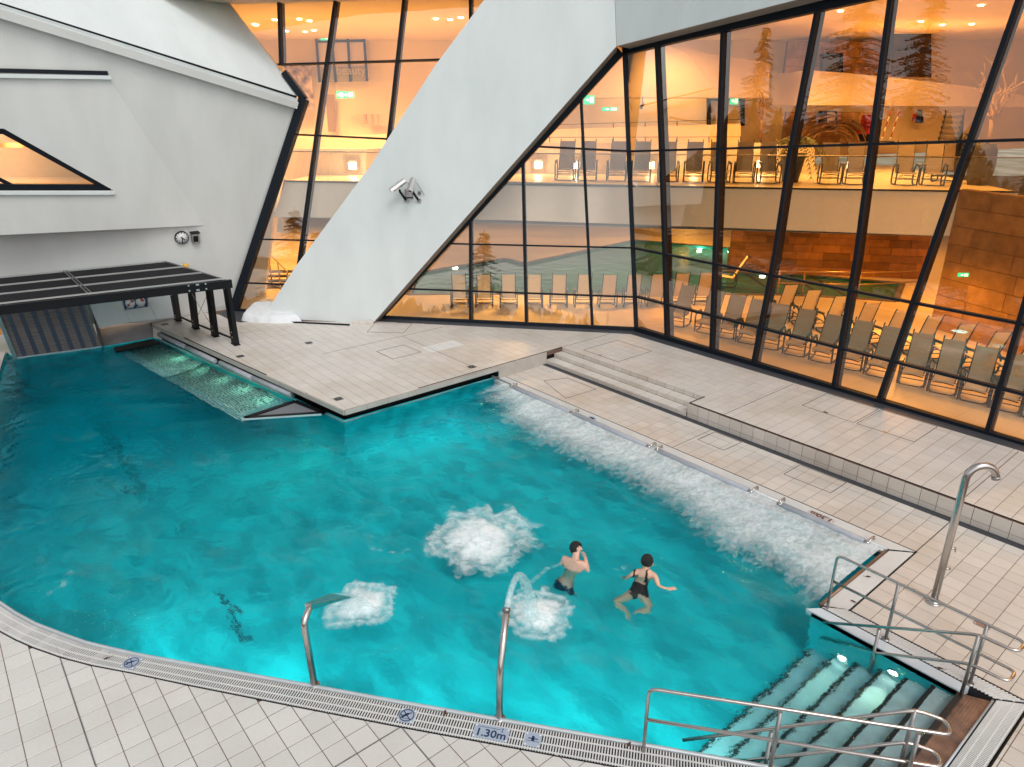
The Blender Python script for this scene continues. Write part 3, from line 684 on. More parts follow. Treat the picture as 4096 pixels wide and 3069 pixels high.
# left block: lower wall stands on the platform, upper slope leans back; both end on curtain wall A
E2 = hit(1198 / K, 398 / K, PA); P490 = hit(900 / K, -5 / K, PA); E1 = hit(928 / K, 1247 / K, PA)
wl0, wl1 = at(596 / K, 1290 / K, T), at(828 / K, 1256 / K, T)
dL = Vector((wl1.x - wl0.x, wl1.y - wl0.y, 0)).normalized()
dL = Vector((0.03, 1, 0)).normalized()
pL0 = Vector((-25.5, 6.0, T)); nL = (E2 - pL0).cross(dL).normalized()
if nL.x < 0: nL = -nL
PL = (pL0, nL)
def LP(*pts): return [(x, y) for x, y in pts]
left_wall = empty('bath_house_wall'); tag(left_wall, 'grey-white slanted wall of the building on the left, with clock and triangular window', 'building')
def face(name, pts, m, parent, flip=False):
    b = MB(); b.poly(pts); o = b.build(name, m, parent); triangulate(o); return o
# edge points in 2212-wide sight coordinates
ledge_l, ledge_r = (-60, -4), (640, 216)
corner = (503, 662)
low = [(-60, 900), (-60, ledge_l[1]), (ledge_r), (655, 222), corner, (497, 668)]
P = [hit(x, y, PL) for x, y in [(-60, -4), (638, 214), (648, 222), (503, 655), (498, 668)]]
P += [Vector((pL0.x - .02, 7.9, T - .3)), Vector((-25.55, 5.3, T - .3)), Vector((-25.7, -2.5, T - .3)), hit(-60, 700, PL)]
from mathutils.geometry import tessellate_polygon as tess
wf_o = [P[0], P[1], P[2], P[3], P[4], Vector((-25.46, 7.8, T - .01)), Vector((-25.5, 5.25, T - .01)), hit(-60, 706, PL)]
wf_h = [hit(x, y, PL) for x, y in ((-52, 262), (6, 262), (228, 400), (228, 420), (-52, 420))]
flat2 = lambda q: Vector((q.y, q.z, 0))
b = MB(); b.add(wf_o + wf_h, [tuple(t) for t in tess([[flat2(q) for q in wf_o], [flat2(q) for q in wf_h]])]); b.build('wall_face', PLASTER2, left_wall)
# wedge standing proud on the left, flush along the fold
fold_t, fold_b = hit(236, 158, PL), hit(441, 487, PL)
w_bl = hit(-60, 507, offp(PL, .85)); w_tl = hit(-60, 150, offp(PL, .35)); w_tl2 = hit(-60, 157, offp(PL, .25))
wn_ = (fold_b - fold_t).cross(w_bl - fold_t).normalized()
if wn_.x < 0: wn_ = -wn_
PW = (fold_t + wn_ * .012, wn_)
tri = [(-60, 284), (8, 279), (245, 409), (-60, 408)]
wv = lambda x, y: hit(x, y, PW)
b = MB()
outer = [(236, 160), (441, 487), (-60, 511), (-60, 170)]
b.poly([wv(*q) for q in [(236, 170), (441, 487), (-60, 511), (-60, 412), (246, 412), (8, 278)]])
b.poly([wv(*q) for q in [(-60, 169), (236, 170), (8, 278), (-60, 278)]])
o = b.build('wedge_face', PLASTER2, left_wall); triangulate(o)
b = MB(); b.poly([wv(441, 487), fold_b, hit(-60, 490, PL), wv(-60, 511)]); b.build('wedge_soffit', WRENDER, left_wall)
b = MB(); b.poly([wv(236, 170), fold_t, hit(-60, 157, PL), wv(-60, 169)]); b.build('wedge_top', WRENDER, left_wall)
b = MB(); b.bar(wv(-60, 163), wv(238, 168), .16, .10, up=(0, 0, 1)); b.build('slot_sill', PLASTER, left_wall)
b = MB(); b.bar(hit(-60, 151, offp(PL, .03)), hit(233, 158, offp(PL, .03)), .05, .10); b.build('slot_window', FRAME, left_wall)
b = MB(); b.bar(wv(-60, 417), wv(247, 417), .14, .09); b.build('window_sill', PLASTER, left_wall)
# triangular window, set back
tw = MB(); dn = wn_ * .22
T3 = [wv(-60, 281), wv(8, 281), wv(240, 409), wv(-60, 408)]
win = MB(); win.poly([p - dn for p in T3]); wf = win.build('window', GLASS, left_wall)
b = MB()
for i in range(3): b.bar(T3[i] - wn_ * .1, T3[i + 1] - wn_ * .1, .22, .13, up=wn_)
b.build('frame', FRAME, wf)
b = MB(); b.bar(wv(-60, 360) - wn_ * .15, wv(35, 406) - wn_ * .15, .1, .1, up=wn_); b.build('glazing_bar', FRAME, wf)
# little amber room behind the triangular window
rm = MB(); q = [p - wn_ * 1.6 for p in T3]; rm.poly([wv(-80, 250) - wn_ * 1.9, wv(290, 250) - wn_ * 1.9, wv(290, 440) - wn_ * 1.9, wv(-80, 440) - wn_ * 1.9])
rm.poly([wv(-80, 415) - wn_ * 1.9, wv(290, 415) - wn_ * 1.9, wv(290, 412) - wn_ * .24, wv(-80, 412) - wn_ * .24])
rm.build('room_shell', WARMW, left_wall)
tl_ = D.lights.new('room_fill', 'POINT'); tl_.energy = 55; tl_.color = (1, .52, .2); tl_.shadow_soft_size = .2; to_ = D.objects.new('room_fill', tl_); COL.objects.link(to_); to_.location = wv(60, 330) - wn_ * 1.0  # added warm light that brightens the room; no lamp is seen
b = MB(); b.bar(wv(-60, 333) - wn_ * 1.2, wv(120, 333) - wn_ * 1.2, .04, .12); b.build('handrail', WOOD, left_wall)
# gutter ledge between lower wall and upper slope
b = MB(); L0, L1 = hit(-60, -1, offp(PL, .12)), hit(641, 219, offp(PL, .12)); b.bar(L0, L1, .17, .09, up=nL); b.build('eaves_profile', PLASTER, left_wall)
b = MB(); b.bar(L0 + Vector((0, 0, -.12)) + nL * .03, L1 + Vector((0, 0, -.12)) + nL * .03, .22, .05, up=nL); b.build('eaves_profile', PLASTER2, left_wall)
b = MB(); a_, c_ = hit(-60, -9, offp(PL, .05)), hit(640, 211, offp(PL, .05)); b.bar(a_, c_, .1, .04, up=nL); b.build('shadow_gap', BLACK, left_wall)
up_pts = [hit(-60, -11, PL), hit(638, 211, PL), hit(610, 158, PA), P490, hit(380, -150, PA)]
nU = (P490 - hit(638, 211, PL)).cross(hit(-60, -11, PL) - hit(638, 211, PL)).normalized(); PU = (hit(638, 211, PL), nU)
upw = face('upper_slope', [hit(-60, -11, PU), hit(639, 211, PU), hit(645, 206, PU), hit(611, 157, PU), hit(489, -3, PU), hit(380, -145, PU), hit(-60, -145, PU)], PLASTER, left_wall)
# pimple fixings
for x, y in ((543, 288), (615, 288), (760, 315), (978, 373)):
    b = MB(); a_ = hit(x / K, y / K, offp(PL, 0)); b.tube([a_, a_ + nL * .05], .02, 6); b.build('wall_fixing', PLASTER2, left_wall)

# ------------------------------------------------------------------ things on the walls
def frame_on(pl, x, y, off=0.0):
    o_ = hit(x, y, offp(pl, off)); n = Vector(pl[1]); up = (Vector((0, 0, 1)) - n * n.z).normalized(); rt = up.cross(n).normalized()
    return Matrix(((rt.x, up.x, n.x, o_.x), (rt.y, up.y, n.y, o_.y), (rt.z, up.z, n.z, o_.z), (0, 0, 0, 1)))
def text_mesh(s, size, m, parent, loc=(0, 0, 0), rot=0, name='lettering', bold=0, mirror=False):
    c = D.curves.new('t', 'FONT'); c.body = s; c.size = size; c.extrude = .0015; c.offset = bold; c.align_x = 'CENTER'; c.align_y = 'CENTER'; c.resolution_u = 3
    to = D.objects.new('t', c); COL.objects.link(to); dg = bpy.context.evaluated_depsgraph_get(); dg.update()
    me = D.meshes.new_from_object(to.evaluated_get(dg)); D.objects.remove(to); me.materials.clear(); me.materials.append(m)
    o = D.objects.new(name, me); COL.objects.link(o); o.parent = parent; o.location = loc; o.rotation_euler = (0, 0, rot); return o
# clock
ck_ = empty('wall_clock'); ck_.matrix_world = frame_on(PL, 392, 513, .02); tag(ck_, 'round white station clock with black rim, showing half past four', 'clock')
R_ = .215
b = MB(); b.lathe([(0, .05), (R_ * .93, .05), (R_ * .93, .0)], 40); b.build('face', WHITEP, ck_)
b = MB(); b.lathe([(R_ * .92, 0), (R_ * .92, .06), (R_, .06), (R_ * 1.02, 0)], 40); b.build('rim', BLACK, ck_)
for k in range(12):
    a_ = math.radians(30 * k); b = MB(); w = .03 if k % 3 == 0 else .02
    b.bar((math.sin(a_) * R_ * .68, math.cos(a_) * R_ * .68, .054), (math.sin(a_) * R_ * .86, math.cos(a_) * R_ * .86, .054), w, .006, up=(0, 0, 1)); b.build('hour_mark', BLACK, ck_)
for a_, L_, w in ((math.radians(132), .55, .03), (math.radians(176), .82, .024)):
    b = MB(); b.bar((-math.sin(a_) * .04, -math.cos(a_) * .04, .062), (math.sin(a_) * R_ * L_, math.cos(a_) * R_ * L_, .062), w, .006, up=(0, 0, 1)); b.build('hand', BLACK, ck_)
ls = empty('wall_loudspeaker'); ls.matrix_world = frame_on(PL, 420, 512, .0); tag(ls, 'small grey box loudspeaker on the wall right of the clock', 'loudspeaker')
b = MB(); b.prism([(-.11, -.17, 0), (.13, -.19, 0), (.11, .16, 0), (-.13, .18, 0)], (0, 0, .14)); b.build('housing', STEELD, ls, bevel=.01)
b = MB(); b.box((0, -.02, .145), (.15, .2, .01)); b.build('grille', MESH, ls)
b = MB(); b.box((0, .185, .1), (.28, .03, .2)); b.build('hood', BLACK, ls)
# cctv
def cctv(px_, aim, label, roll):
    r = empty('security_camera'); r.matrix_world = frame_on(PAo, px_[0], px_[1], 0); tag(r, label, 'security camera', 'cameras on the leaning pillar')
    d = Vector(aim).normalized(); c = Vector((0, .30, .42))
    b = MB(); b.tube([c - d * .22, c + d * .22], .075, 18); b.build('body', STEEL, r)
    b = MB()
    sx = d.cross(Vector((0, 1, 0))).normalized(); uy = sx.cross(d)
    prof = [(-.10, -.02), (-.095, .06), (-.05, .105), (.05, .105), (.095, .06), (.10, -.02)]
    vs = [c + d * t + sx * x + uy * y for t in (-.25, .31) for x, y in prof]; b.add(vs, [(i, i + 1, i + 7, i + 6) for i in range(5)], True); sh = b.build('sun_shield', ALU, r)
    b = MB(); b.tube([c + d * .221, c + d * .225], .055, 18); b.build('lens', BLACK, r)
    b = MB(); b.bar((0, .18, .36), (0, .1, .3), .05, .05); b.bar((0, .12, .30), (.10, -.12, .05), .06, .05); b.build('arm', BLACK, r)
    b = MB(); b.box((.12, -.14, .02), (.11, .12, .04)); b.build('wall_plate', STEELD, r); b = MB(); b.box((.13, .1, .02), (.09, .1, .04)); b.build('wall_plate', STEELD, r)
    b = MB(); b.tube(rounded([c - d * .22, c - d * .3 + Vector((.05, -.1, -.1)), Vector((.3, .05, .05))], .1), .01, 6); b.build('cable', STEELD, r)
cctv((871, 424), (-.75, -.62, .35), 'left white security camera on the leaning pillar, turned down to the left', 0)
cctv((898, 424), (-.02, -.8, .75), 'right security camera on the leaning pillar, facing the viewer', 0)
jb = empty('junction_box'); jb.matrix_world = frame_on(PAo, 884.5, 419, 0); tag(jb, 'grey metal junction box on the pillar between two cameras', 'junction box')
b = MB(); b.box((0, 0, .05), (.25, .22, .1)); b.build('box', STEELD, jb, bevel=.012)
b = MB(); b.box((0, .118, .06), (.27, .015, .13)); b.build('lid_flange', mat('rusty_flange', (.25, .1, .08), .7), jb)
b = MB(); b.box((0, -.125, .05), (.27, .02, .06)); b.build('bottom_rail', BLACK, jb)

# panels, gauges, shutter, steel tank under the canopy
pP = (Vector((-25.12, 5.25, T)), Vector((1, .02, .12)).normalized())
pb = empty('wall_panelling'); tag(pb, 'row of white wall panels under the black canopy at the pool exit', 'panelling')
panels = [[(193, 656), (262, 648), (280, 696), (213, 708)], [(262.5, 648), (312, 641), (339.5, 690), (280.5, 696)], [(313, 641), (378, 633), (380, 685), (340, 690)]]
for q in panels:
    b = MB(); b.prism([hit(x, y, pP) for x, y in q], Vector((-1, 0, 0)) * .05); b.build('panel', PLASTER, pb)
gs = empty('aqua_clock_sign'); gs.matrix_world = frame_on(pP, 293, 656, .03); tag(gs, 'dark sign with two white stopwatch dials showing red segments', 'sign')
qs = [hit(x, y, offp(pP, .03)) for x, y in ((265, 644), (318, 638), (320, 663), (270, 670))]
iv = gs.matrix_world.inverted()
b = MB(); b.prism([iv @ q for q in qs], (0, 0, -.02)); b.build('board', NAVY, gs)
for (x, y, segs) in ((281, 655, ((20, 80), (200, 255))), (303.5, 652, ((0, 90),))):
    c = iv @ hit(x, y, offp(pP, .035)); rr = .145
    b = MB(); b.lathe([(0, .012), (rr, .012), (rr, 0)], 28, c); d_ = b.build('dial', WHITEP, gs)
    for ko in ((0, rr + .03, 0), (rr * .75, rr * .8, 0), (-rr * .75, rr * .8, 0)): b = MB(); b.box(c + Vector(ko), (.04, .04, .02)); b.build('stopwatch_knob', WHITEP, d_)
    for a0, a1 in segs:
        pp = [c + Vector((0, 0, .015))] + [c + Vector((math.sin(math.radians(a0 + (a1 - a0) * k / 8)) * rr * .82, math.cos(math.radians(a0 + (a1 - a0) * k / 8)) * rr * .82, .015)) for k in range(9)]
        b = MB(); b.poly(pp); b.build('red_segment', REDP, d_)
    b = MB(); b.lathe([(rr * .35, .017), (rr * .4, .017)], 20, c); b.build('dial_ring', BOLT, d_)
c = iv @ hit(281, 665, offp(pP, .034)); text_mesh('ein/aus', .08, WHITEP, gs, c)
c = iv @ hit(304, 662, offp(pP, .034)); text_mesh('stunden', .08, WHITEP, gs, c)
b = MB(); b.prism([at(215, 711, T + .0) + Vector((0, 0, 0)), at(330, 694, T), Vector((-24.9, 5.24, WZ - .1)), Vector((-24.9, 3.78, WZ - .1))], (-.3, 0, 0)); o = b.build('steel_basin_wall', mat('matt_steel', (.40, .37, .37), .5, metal=.2, noise_amt=.2, noise_scale=2)); tag(o, 'brushed steel end wall of the pool under the white panels', 'wall')
b = MB(); b.poly([at(215, 709, T) , hit(193, 650, pP), Vector((-25.6, 3.75, 2.6)), Vector((-25.5, 3.75, -.1)), Vector((-24.9, 3.78, -.1))]); b.build('reveal', BLACK, pb)
# lamella curtain at the swim-through
lc = empty('roller_shutter'); tag(lc, 'brown slatted roller shutter with bluish straps closing the swim-through at far left', 'shutter')
LAM = mat('translucent_lamella', (.20, .155, .15), .35, noise_amt=.3, noise_scale=3, stretch=(1, 1, 14), bump=.5, bump_scale=10)
LAM2 = mat('blue_backed_lamella', (.085, .085, .125), .35, noise_amt=.3, noise_scale=3, stretch=(1, 1, 14))
A0, A1 = Vector((-25.45, 1.5, -.05)), Vector((-25.0, 3.72, -.05)); t0_, t1_ = Vector((-25.35, 1.25, 2.3)), Vector((-25.05, 3.45, 2.3))
for k in range(24):
    a_, c_ = k / 24, (k + .93) / 24; b = MB(); pr = Vector((-.03, 0, 0))
    b.prism([A0.lerp(t0_, a_), A1.lerp(t1_, a_), A1.lerp(t1_, c_) + pr * .4, A0.lerp(t0_, c_) + pr * .4], (-.015, 0, 0)); b.build('slat', LAM, lc)
for k in range(7):
    t = .09 + k * .14; b = MB(); b.bar(A0.lerp(A1, t) + Vector((.012, 0, 0)), t0_.lerp(t1_, t) + Vector((.012, 0, 0)), .12, .006, up=(1, 0, 0)); b.build('guide_strap', LAM2, lc)
b = MB(); b.bar(A0 + Vector((.03, 0, .01)), A1 + Vector((.03, 0, .01)), .05, .05); b.build('bottom_bar', LIP, lc)
b = MB(); b.bar(A0 + Vector((.02, -.05, -.1)), t0_ + Vector((.02, -.05, 0)), .1, .1, up=(1, 0, 0)); b.build('side_post', STEELD, lc)
b = MB(); b.prism([(-25.75, -1, T + .3), (-25.75, 1.3, T + .3), (-25.75, 1.3, 2.4), (-25.75, -1, 2.4)], (-.05, 0, 0)); o = b.build('side_window', mat('amber_window', (.3, .12, .02), .4, emit=(1, .35, .03), estr=.25)); tag(o, 'narrow glowing orange window left of the lamella curtain', 'window')
b = MB(); b.prism([(-26.3, 1.3, 0), (-23.4, .78, 0), (-23.2, -2, 0), (-26.3, -2, 0)], (0, 0, -.5)); o = b.build('left_deck', TILE_F); tag(o, kind='structure')

# canopy: perforated black roof on four leaning posts
cp = empty('canopy'); tag(cp, 'low black steel canopy with perforated roof panels over the pool exit', 'canopy')
zr = 2.5
cA, cB = at(481, 604, zr), at(357, 566, zr); cD0, cC0 = at(0, 657.5, zr), at(0, 601, zr)
cD, cC = cA + (cD0 - cA) * 1.25, cB + (cC0 - cB) * 1.25
def cpt(s, t): return cA.lerp(cB, s).lerp(cD.lerp(cC, s), t)       # s: near->wall, t: right->left
for (t0q, t1q) in ((0, .50), (.507, 1)):
    for r in range(3):
        s0, s1 = r / 3 + .008, (r + 1) / 3 - .008
        b = MB(); b.prism([cpt(s0, t0q), cpt(s1, t0q), cpt(s1, t1q), cpt(s0, t1q)], (0, 0, -.02)); b.build('roof_panel', MESH, cp)
for r in range(4):
    b = MB(); b.bar(cpt(r / 3, -.002) + Vector((0, 0, .02)), cpt(r / 3, 1) + Vector((0, 0, .02)), .05, .035); b.build('roof_batten', ALU, cp)
for t in (0, .497, .51): b = MB(); b.bar(cpt(0, t) + Vector((0, 0, .025)), cpt(1, t) + Vector((0, 0, .025)), .03, .04); b.build('roof_edge_strip', ALU if t == 0 else STEELD, cp)
b = MB(); b.bar(cpt(-.02, -.03) + Vector((.0, 0, -.13)), cpt(-.02, 1) + Vector((0, 0, -.13)), .12, .23); b.build('front_beam', BLACK, cp)
b = MB(); b.bar(cpt(1.0, -.03) + Vector((0, 0, -.14)), cpt(1.0, 1) + Vector((0, 0, -.14)), .1, .2); b.build('rear_beam', BLACK, cp)
b = MB(); b.bar(cpt(-.02, -.0) + Vector((0, 0, -.14)), cpt(1.0, -.0) + Vector((0, 0, -.14)), .08, .2); b.build('end_beam', BLACK, cp)
bases = [at(x, y, T) for x, y in ((385, 692), (423, 709), (465, 726), (509, 744))]; tops = [at(x, y, 2.3) for x, y in ((374, 628), (412, 620), (450, 612), (487, 606))]
for k, (p0, p1) in enumerate(zip(bases, tops)):
    b = MB(); X = Vector((1, .1, 0)) * .15; Y = Vector((-.1, 1, 0)) * .06
    vs = [p0 + X * sx + Y * sy for sx, sy in ((-1, -1), (1, -1), (1, 1), (-1, 1))] + [p1 + X * sx * .92 + Y * sy for sx, sy in ((-1, -1), (1, -1), (1, 1), (-1, 1))]
    b.add(vs, [(0, 1, 2, 3), (4, 7, 6, 5)] + [(i, (i + 1) % 4, (i + 1) % 4 + 4, i + 4) for i in range(4)]); po = b.build('post', BLACK, cp)
    b = MB(); b.box(p0 + Vector((0, 0, .01)), (.36, .18, .02)); b.build('base_plate', BLACK, po)
    for t in (.12, .2, .88, .96):
        q = p0.lerp(p1, t) + Vector((0, -.065, 0)); bo = MB(); bo.tube([q, q + Vector((0, -.012, 0))], .018, 8); bo.build('bolt', BOLT, po)
for k in range(3): b = MB(); b.bar(bases[k] + Vector((0, 0, .16)), bases[k + 1] + Vector((0, 0, .16)), .03, .06); b.build('tie_bar', BLACK, cp)
b = MB(); b.tube([bases[1] + Vector((0, 0, .2)), tops[2] - Vector((0, 0, .2))], .008, 5); b.tube([bases[2] + Vector((0, 0, .2)), tops[1] - Vector((0, 0, .2))], .008, 5); b.build('cross_brace', STEELD, cp)
for k, (x, y) in enumerate(((1220, 193), (1272, 187), (1282, 186), (1330, 181), (1226, 226), (1276, 221), (1286, 220), (1335, 213))):
    q = crop('d', x, y); p_ = hit(*q, (cpt(-.02, 0) + Vector((.07, 0, 0)), Vector((1, 0, 0)))); bo = MB(); bo.tube([p_, p_ + Vector((.015, 0, 0))], .024, 8); bo.build('bolt', BOLT, cp)
ylw = empty('warning_lamp', at(402, 578, 2.5)); tag(ylw, 'small amber warning lamp at the rear corner of the canopy', 'lamp')
b = MB(); b.box((0, 0, -.08), (.2, .16, .14)); b.build('base', BLACK, ylw)
b = MB(); b.lathe([(.08, 0), (.08, .09), (.05, .12), (0, .13)], 14); b.build('lens', YELLOW, ylw)

# ================================================================== INTERIOR BEHIND THE GLASS
eR = Vector((RM[0][0], RM[0][1], 0)).normalized(); eF = Vector((RM[2][0], RM[2][1], 0)).normalized()
def FP(d): return (Vector((0, 0, H)) + eF * d, -eF)
def fp(x, y, d): return hit(x, y, FP(d))
ZB = 4.7
room = empty('interior_hall'); tag(room, 'warm lit bathing hall behind the glass walls, with floors, balconies and far walls', 'interior')
# floor with sunken indoor pool
ip_px = [(882, 637), (974, 635.5), (1200, 636), (1390, 637), (1535, 634), (1600, 637), (1690, 637), (1850, 645), (1935, 652), (1950, 612), (1740, 594), (1575, 588), (1578, 536), (1372, 519), (1133, 569), (1092, 559), (958, 580), (900, 590)]
ip = [at(x, y, T) for x, y in ip_px]; ip2 = [(p.x, p.y) for p in ip]
fl = [(-20.95, 11.95), (-14.3, 17.3), (12, 17.3), (12, 75), (-60, 75), (-60, 6), (-25.6, 8.0)]
# cut floor: outer polygon bridged to the pool polygon
i0 = min(range(len(ip2)), key=lambda i: (ip2[i][0] - fl[1][0]) ** 2 + (ip2[i][1] - fl[1][1]) ** 2)
hole = ip2[i0:] + ip2[:i0 + 1]
if (area(fl) > 0) == (area(ip2) > 0): hole = hole[::-1]
poly = [fl[0], fl[1]] + hole + [fl[1]] + fl[2:]
from mathutils.geometry import tessellate_polygon
def cut_sheet(name, pts, z, m, parent):
    V_ = [Vector((x, y, z)) for x, y in pts]; tr = tessellate_polygon([V_]); b = MB(); b.add(V_, [tuple(t) for t in tr]); return b.build(name, m, parent)
tr = tessellate_polygon([[Vector((*p, T)) for p in fl], [Vector((*p, T)) for p in ip2]])
V_ = [Vector((*p, T)) for p in fl] + [Vector((*p, T)) for p in ip2]
b = MB(); b.add(V_, [tuple(t) for t in tr]); b.build('floor', WARMF, room)
ib = empty('indoor_pool', kind='structure')
b = MB()
for i in range(len(ip2)):
    a, c = ip2[i], ip2[(i + 1) % len(ip2)]; b.add([(a[0], a[1], T), (c[0], c[1], T), (c[0], c[1], T - 1.2), (a[0], a[1], T - 1.2)], [(0, 1, 2, 3)])
b.poly([(x, y, T - 1.2) for x, y in ip2]); o = b.build('basin', mat('indoor_basin', (.10, .52, .50), .4, noise_amt=.3, noise_scale=1), ib); triangulate(o)
WI = D.materials.new('indoor_water'); WI.use_nodes = True
nt = WI.node_tree; bb = nt.nodes['Principled BSDF']; bb.inputs['Base Color'].default_value = (.07, .40, .38, 1); bb.inputs['Roughness'].default_value = .08; bb.inputs['Transmission Weight'].default_value = .75
nz = nt.nodes.new('ShaderNodeTexNoise'); nz.inputs['Scale'].default_value = 2.2; nz.inputs['Detail'].default_value = 6; bp_ = nt.nodes.new('ShaderNodeBump'); bp_.inputs['Strength'].default_value = .35; bp_.inputs['Distance'].default_value = .06
gg = nt.nodes.new('ShaderNodeNewGeometry'); nt.links.new(gg.outputs['Position'], nz.inputs['Vector']); nt.links.new(nz.outputs[0], bp_.inputs['Height']); nt.links.new(bp_.outputs[0], bb.inputs['Normal'])
b = MB(); b.poly([(x, y, T - .06) for x, y in ip2]); o = b.build('water', WI, ib); triangulate(o)
b = MB()
for i in range(len(ip2)): b.bar((*ip2[i], T + .01), (*ip2[(i + 1) % len(ip2)], T + .01), .22, .03)
b.build('coping', mat('dark_coping', (.12, .09, .07), .5), ib)
for (x, y) in ((1506, 541), (1570, 548), (1588, 583), (1640, 593), (1690, 598), (942, 583), (1019, 571), (985, 577)):
    p = at(x, y, T - .3); l = D.lights.new('indoor_pool_glow', 'POINT'); l.energy = 70; l.color = (.3, 1, .75); l.shadow_soft_size = .12; lo = D.objects.new('indoor_pool_glow', l); COL.objects.link(lo); lo.location = p + Vector((0, 0, -.1)) - eF * .5
for (x, y) in ((1506, 541), (985, 577), (1640, 595)):
    p = at(x, y, T - .08) - eF * .4; r_ = empty('pool_lamp', p + Vector((0, 0, .045))); tag(r_, {1506: 'glowing teal lamp at the far end of the indoor pool', 985: 'glowing teal lamp in the indoor pool seen above the left row of loungers', 1640: 'glowing lamp in the indoor pool under the stone wall'}[x], 'lamp')
    b = MB(); b.lathe([(0, .02), (.12, .02), (.14, 0)], 14); b.build('lens', LAMPW, r_); b = MB(); b.lathe([(.14, .0), (.14, .02), (.17, .0)], 14); b.build('rim', STEEL, r_)
for k, (p0, p1) in enumerate((((1605, 586), (1672, 632)), ((1655, 588), (1725, 634)), ((1700, 590), (1775, 637)), ((1745, 593), (1830, 640)))):
    a, c = at(*p0, T - .05), at(*p1, T - .05); b = MB(); b.bar(a, c, .12, .02); b.build('step_line', NOSE, ib)
# balcony
bl, br_ = at(420, 388.5, ZB), at(2199, 415, ZB); bd = (br_ - bl).normalized(); bn = Vector((bd.y, -bd.x, 0))
if bn.dot(Vector(CAM) - bl) < 0: bn = -bn
PFa = (bl, bn)
WHITEF = mat('fascia_white', (.88, .90, .92), .8, noise_amt=.03)
b = MB(); f0 = [hit(x, y, PFa) for x, y in ((613, 391.3), (1100, 392.5), (1370, 400 - .6), (2199, 415), (2190, 516), (1370, 485), (1100, 476), (590, 469))]
f0[0] = hit(617, 391.4, PFa); bk = [p - bn * 11 for p in f0]
b.poly(f0)
b.poly([Vector((f0[0].x, f0[0].y, ZB)), Vector((f0[3].x, f0[3].y, ZB)), Vector((bk[3].x, bk[3].y, ZB)), Vector((bk[0].x, bk[0].y, ZB))])
b.poly([f0[7], f0[4], bk[4], bk[7]]); b.poly([f0[0], bk[0], bk[7], f0[7]]); b.poly([f0[3], f0[4], bk[4], bk[3]])
bal = b.build('balcony_slab', WHITEF, room); triangulate(bal)
b = MB(); b.poly([Vector((f0[0].x, f0[0].y, ZB + .004)) , Vector((f0[3].x, f0[3].y, ZB + .004)), Vector((bk[3].x, bk[3].y, ZB + .004)), Vector((bk[0].x, bk[0].y, ZB + .004))]); b.build('balcony_floor', WARMF, room)
b = MB(); b.bar(hit(617, 391.4, offp(PFa, .02)), hit(2199, 415, offp(PFa, .02)), .03, .05); b.build('balcony_edge_trim', BLACK, room)
# balustrade of clear glass with a steel top rail
bs = empty('balustrade'); tag(bs, 'frameless glass balustrade with thin top rail along the balcony edge', 'balustrade')
rl, rr = Vector((f0[0].x, f0[0].y, ZB)) + bn * .03, Vector((f0[3].x, f0[3].y, ZB)) + bn * .03
for k in range(14):
    a, c = rl.lerp(rr, k / 14 + .0004), rl.lerp(rr, (k + 1) / 14 - .0004); b = MB(); b.prism([a, c, c + Vector((0, 0, .98)), a + Vector((0, 0, .98))], bn * .012); b.build('glass_pane', GLASSC, bs)
b = MB(); b.tube([rl + Vector((0, 0, 1.0)), rr + Vector((0, 0, 1.0))], .02, 8); b.build('top_rail', STEELD, bs)
# ceilings and walls
def wallp(name, pts, d, m, th=.25, parent=room):
    P = [fp(x, y, d) for x, y in pts]; b = MB(); b.prism(P, eF * th); o = b.build(name, m, parent); triangulate(o); return o
b = MB(); b.prism([(-60, 6, 10.25), (-25.6, 6.5, 10.25), (-22, 11.5, 10.25), (-15.9, 17.7, 10.25), (12, 17.7, 10.25), (12, 75, 10.25), (-60, 75, 10.25)], (0, 0, .3)); o = b.build('ceiling', WARMW, room); triangulate(o)
wallp('back_wall', [(330, 78), (1050, 70), (2700, 40), (2700, 300), (330, 400)], 39, WARMW)
b = MB(); b.prism([(6, 17.4, -.5), (6.2, 17.4, -.5), (6.2, 70, -.5), (6, 70, -.5)], (0, 0, 11)); b.build('side_wall', WARMW, room)
b = MB(); b.prism([(-27.5, 8.2, 0), (-27.3, 8.0, 0), (-62, 30, 0), (-62, 30.3, 0)], (0, 0, 10.4)); b.build('side_wall', WARMW, room)
wallp('far_wall', [(330, 540), (2700, 540), (2700, 380), (330, 380)], 50, WARMW)
wallp('side_pier', [(440, 720), (568, 660), (590, 470), (617, 346), (640, 200), (470, 200)], 26.5, WARMW, .3)
wallp('parapet', [(790, 378), (783, 322), (1050, 309), (1600, 307), (1760, 317), (1760, 375)], 28.8, WARMW, .2)
wallp('parapet', [(560, 330), (560, 299), (1600, 268), (1600, 330)], 31.5, WARMW, .2)
wallp('parapet', [(617, 392), (617, 320), (790, 322), (790, 378)], 28.2, WARMW, .2)
for (d, y0, y1, x0, x1, yy0, yy1) in ((28.8, 309, 307, 1050, 1600, 297, 296), (31.5, 284, 268, 1050, 1600, 274, 258)):
    b = MB(); b.tube([fp(x0, yy0, d), fp(x1, yy1, d)], .012, 5)
    for k in range(9):
        t = k / 8; x = x0 + (x1 - x0) * t; b.tube([fp(x, y0 + (y1 - y0) * t, d), fp(x, yy0 + (yy1 - yy0) * t - 1, d)], .02, 5)
    o = b.build('cable_rail', CHAIRM); tag(o, {28.8: 'thin cable railing on the lower parapet behind the balcony loungers', 31.5: 'thin cable railing on the upper parapet in front of the white back wall'}[d], 'railing')
PINKW = mat('gallery_fascia', (.66, .55, .46), .8, noise_amt=.03)
wallp('gallery_fascia', [(1180, 60), (1440, 86), (1530, 118), (1664, 137), (1660, 211), (1180, 211)], 32, PINKW, 3)
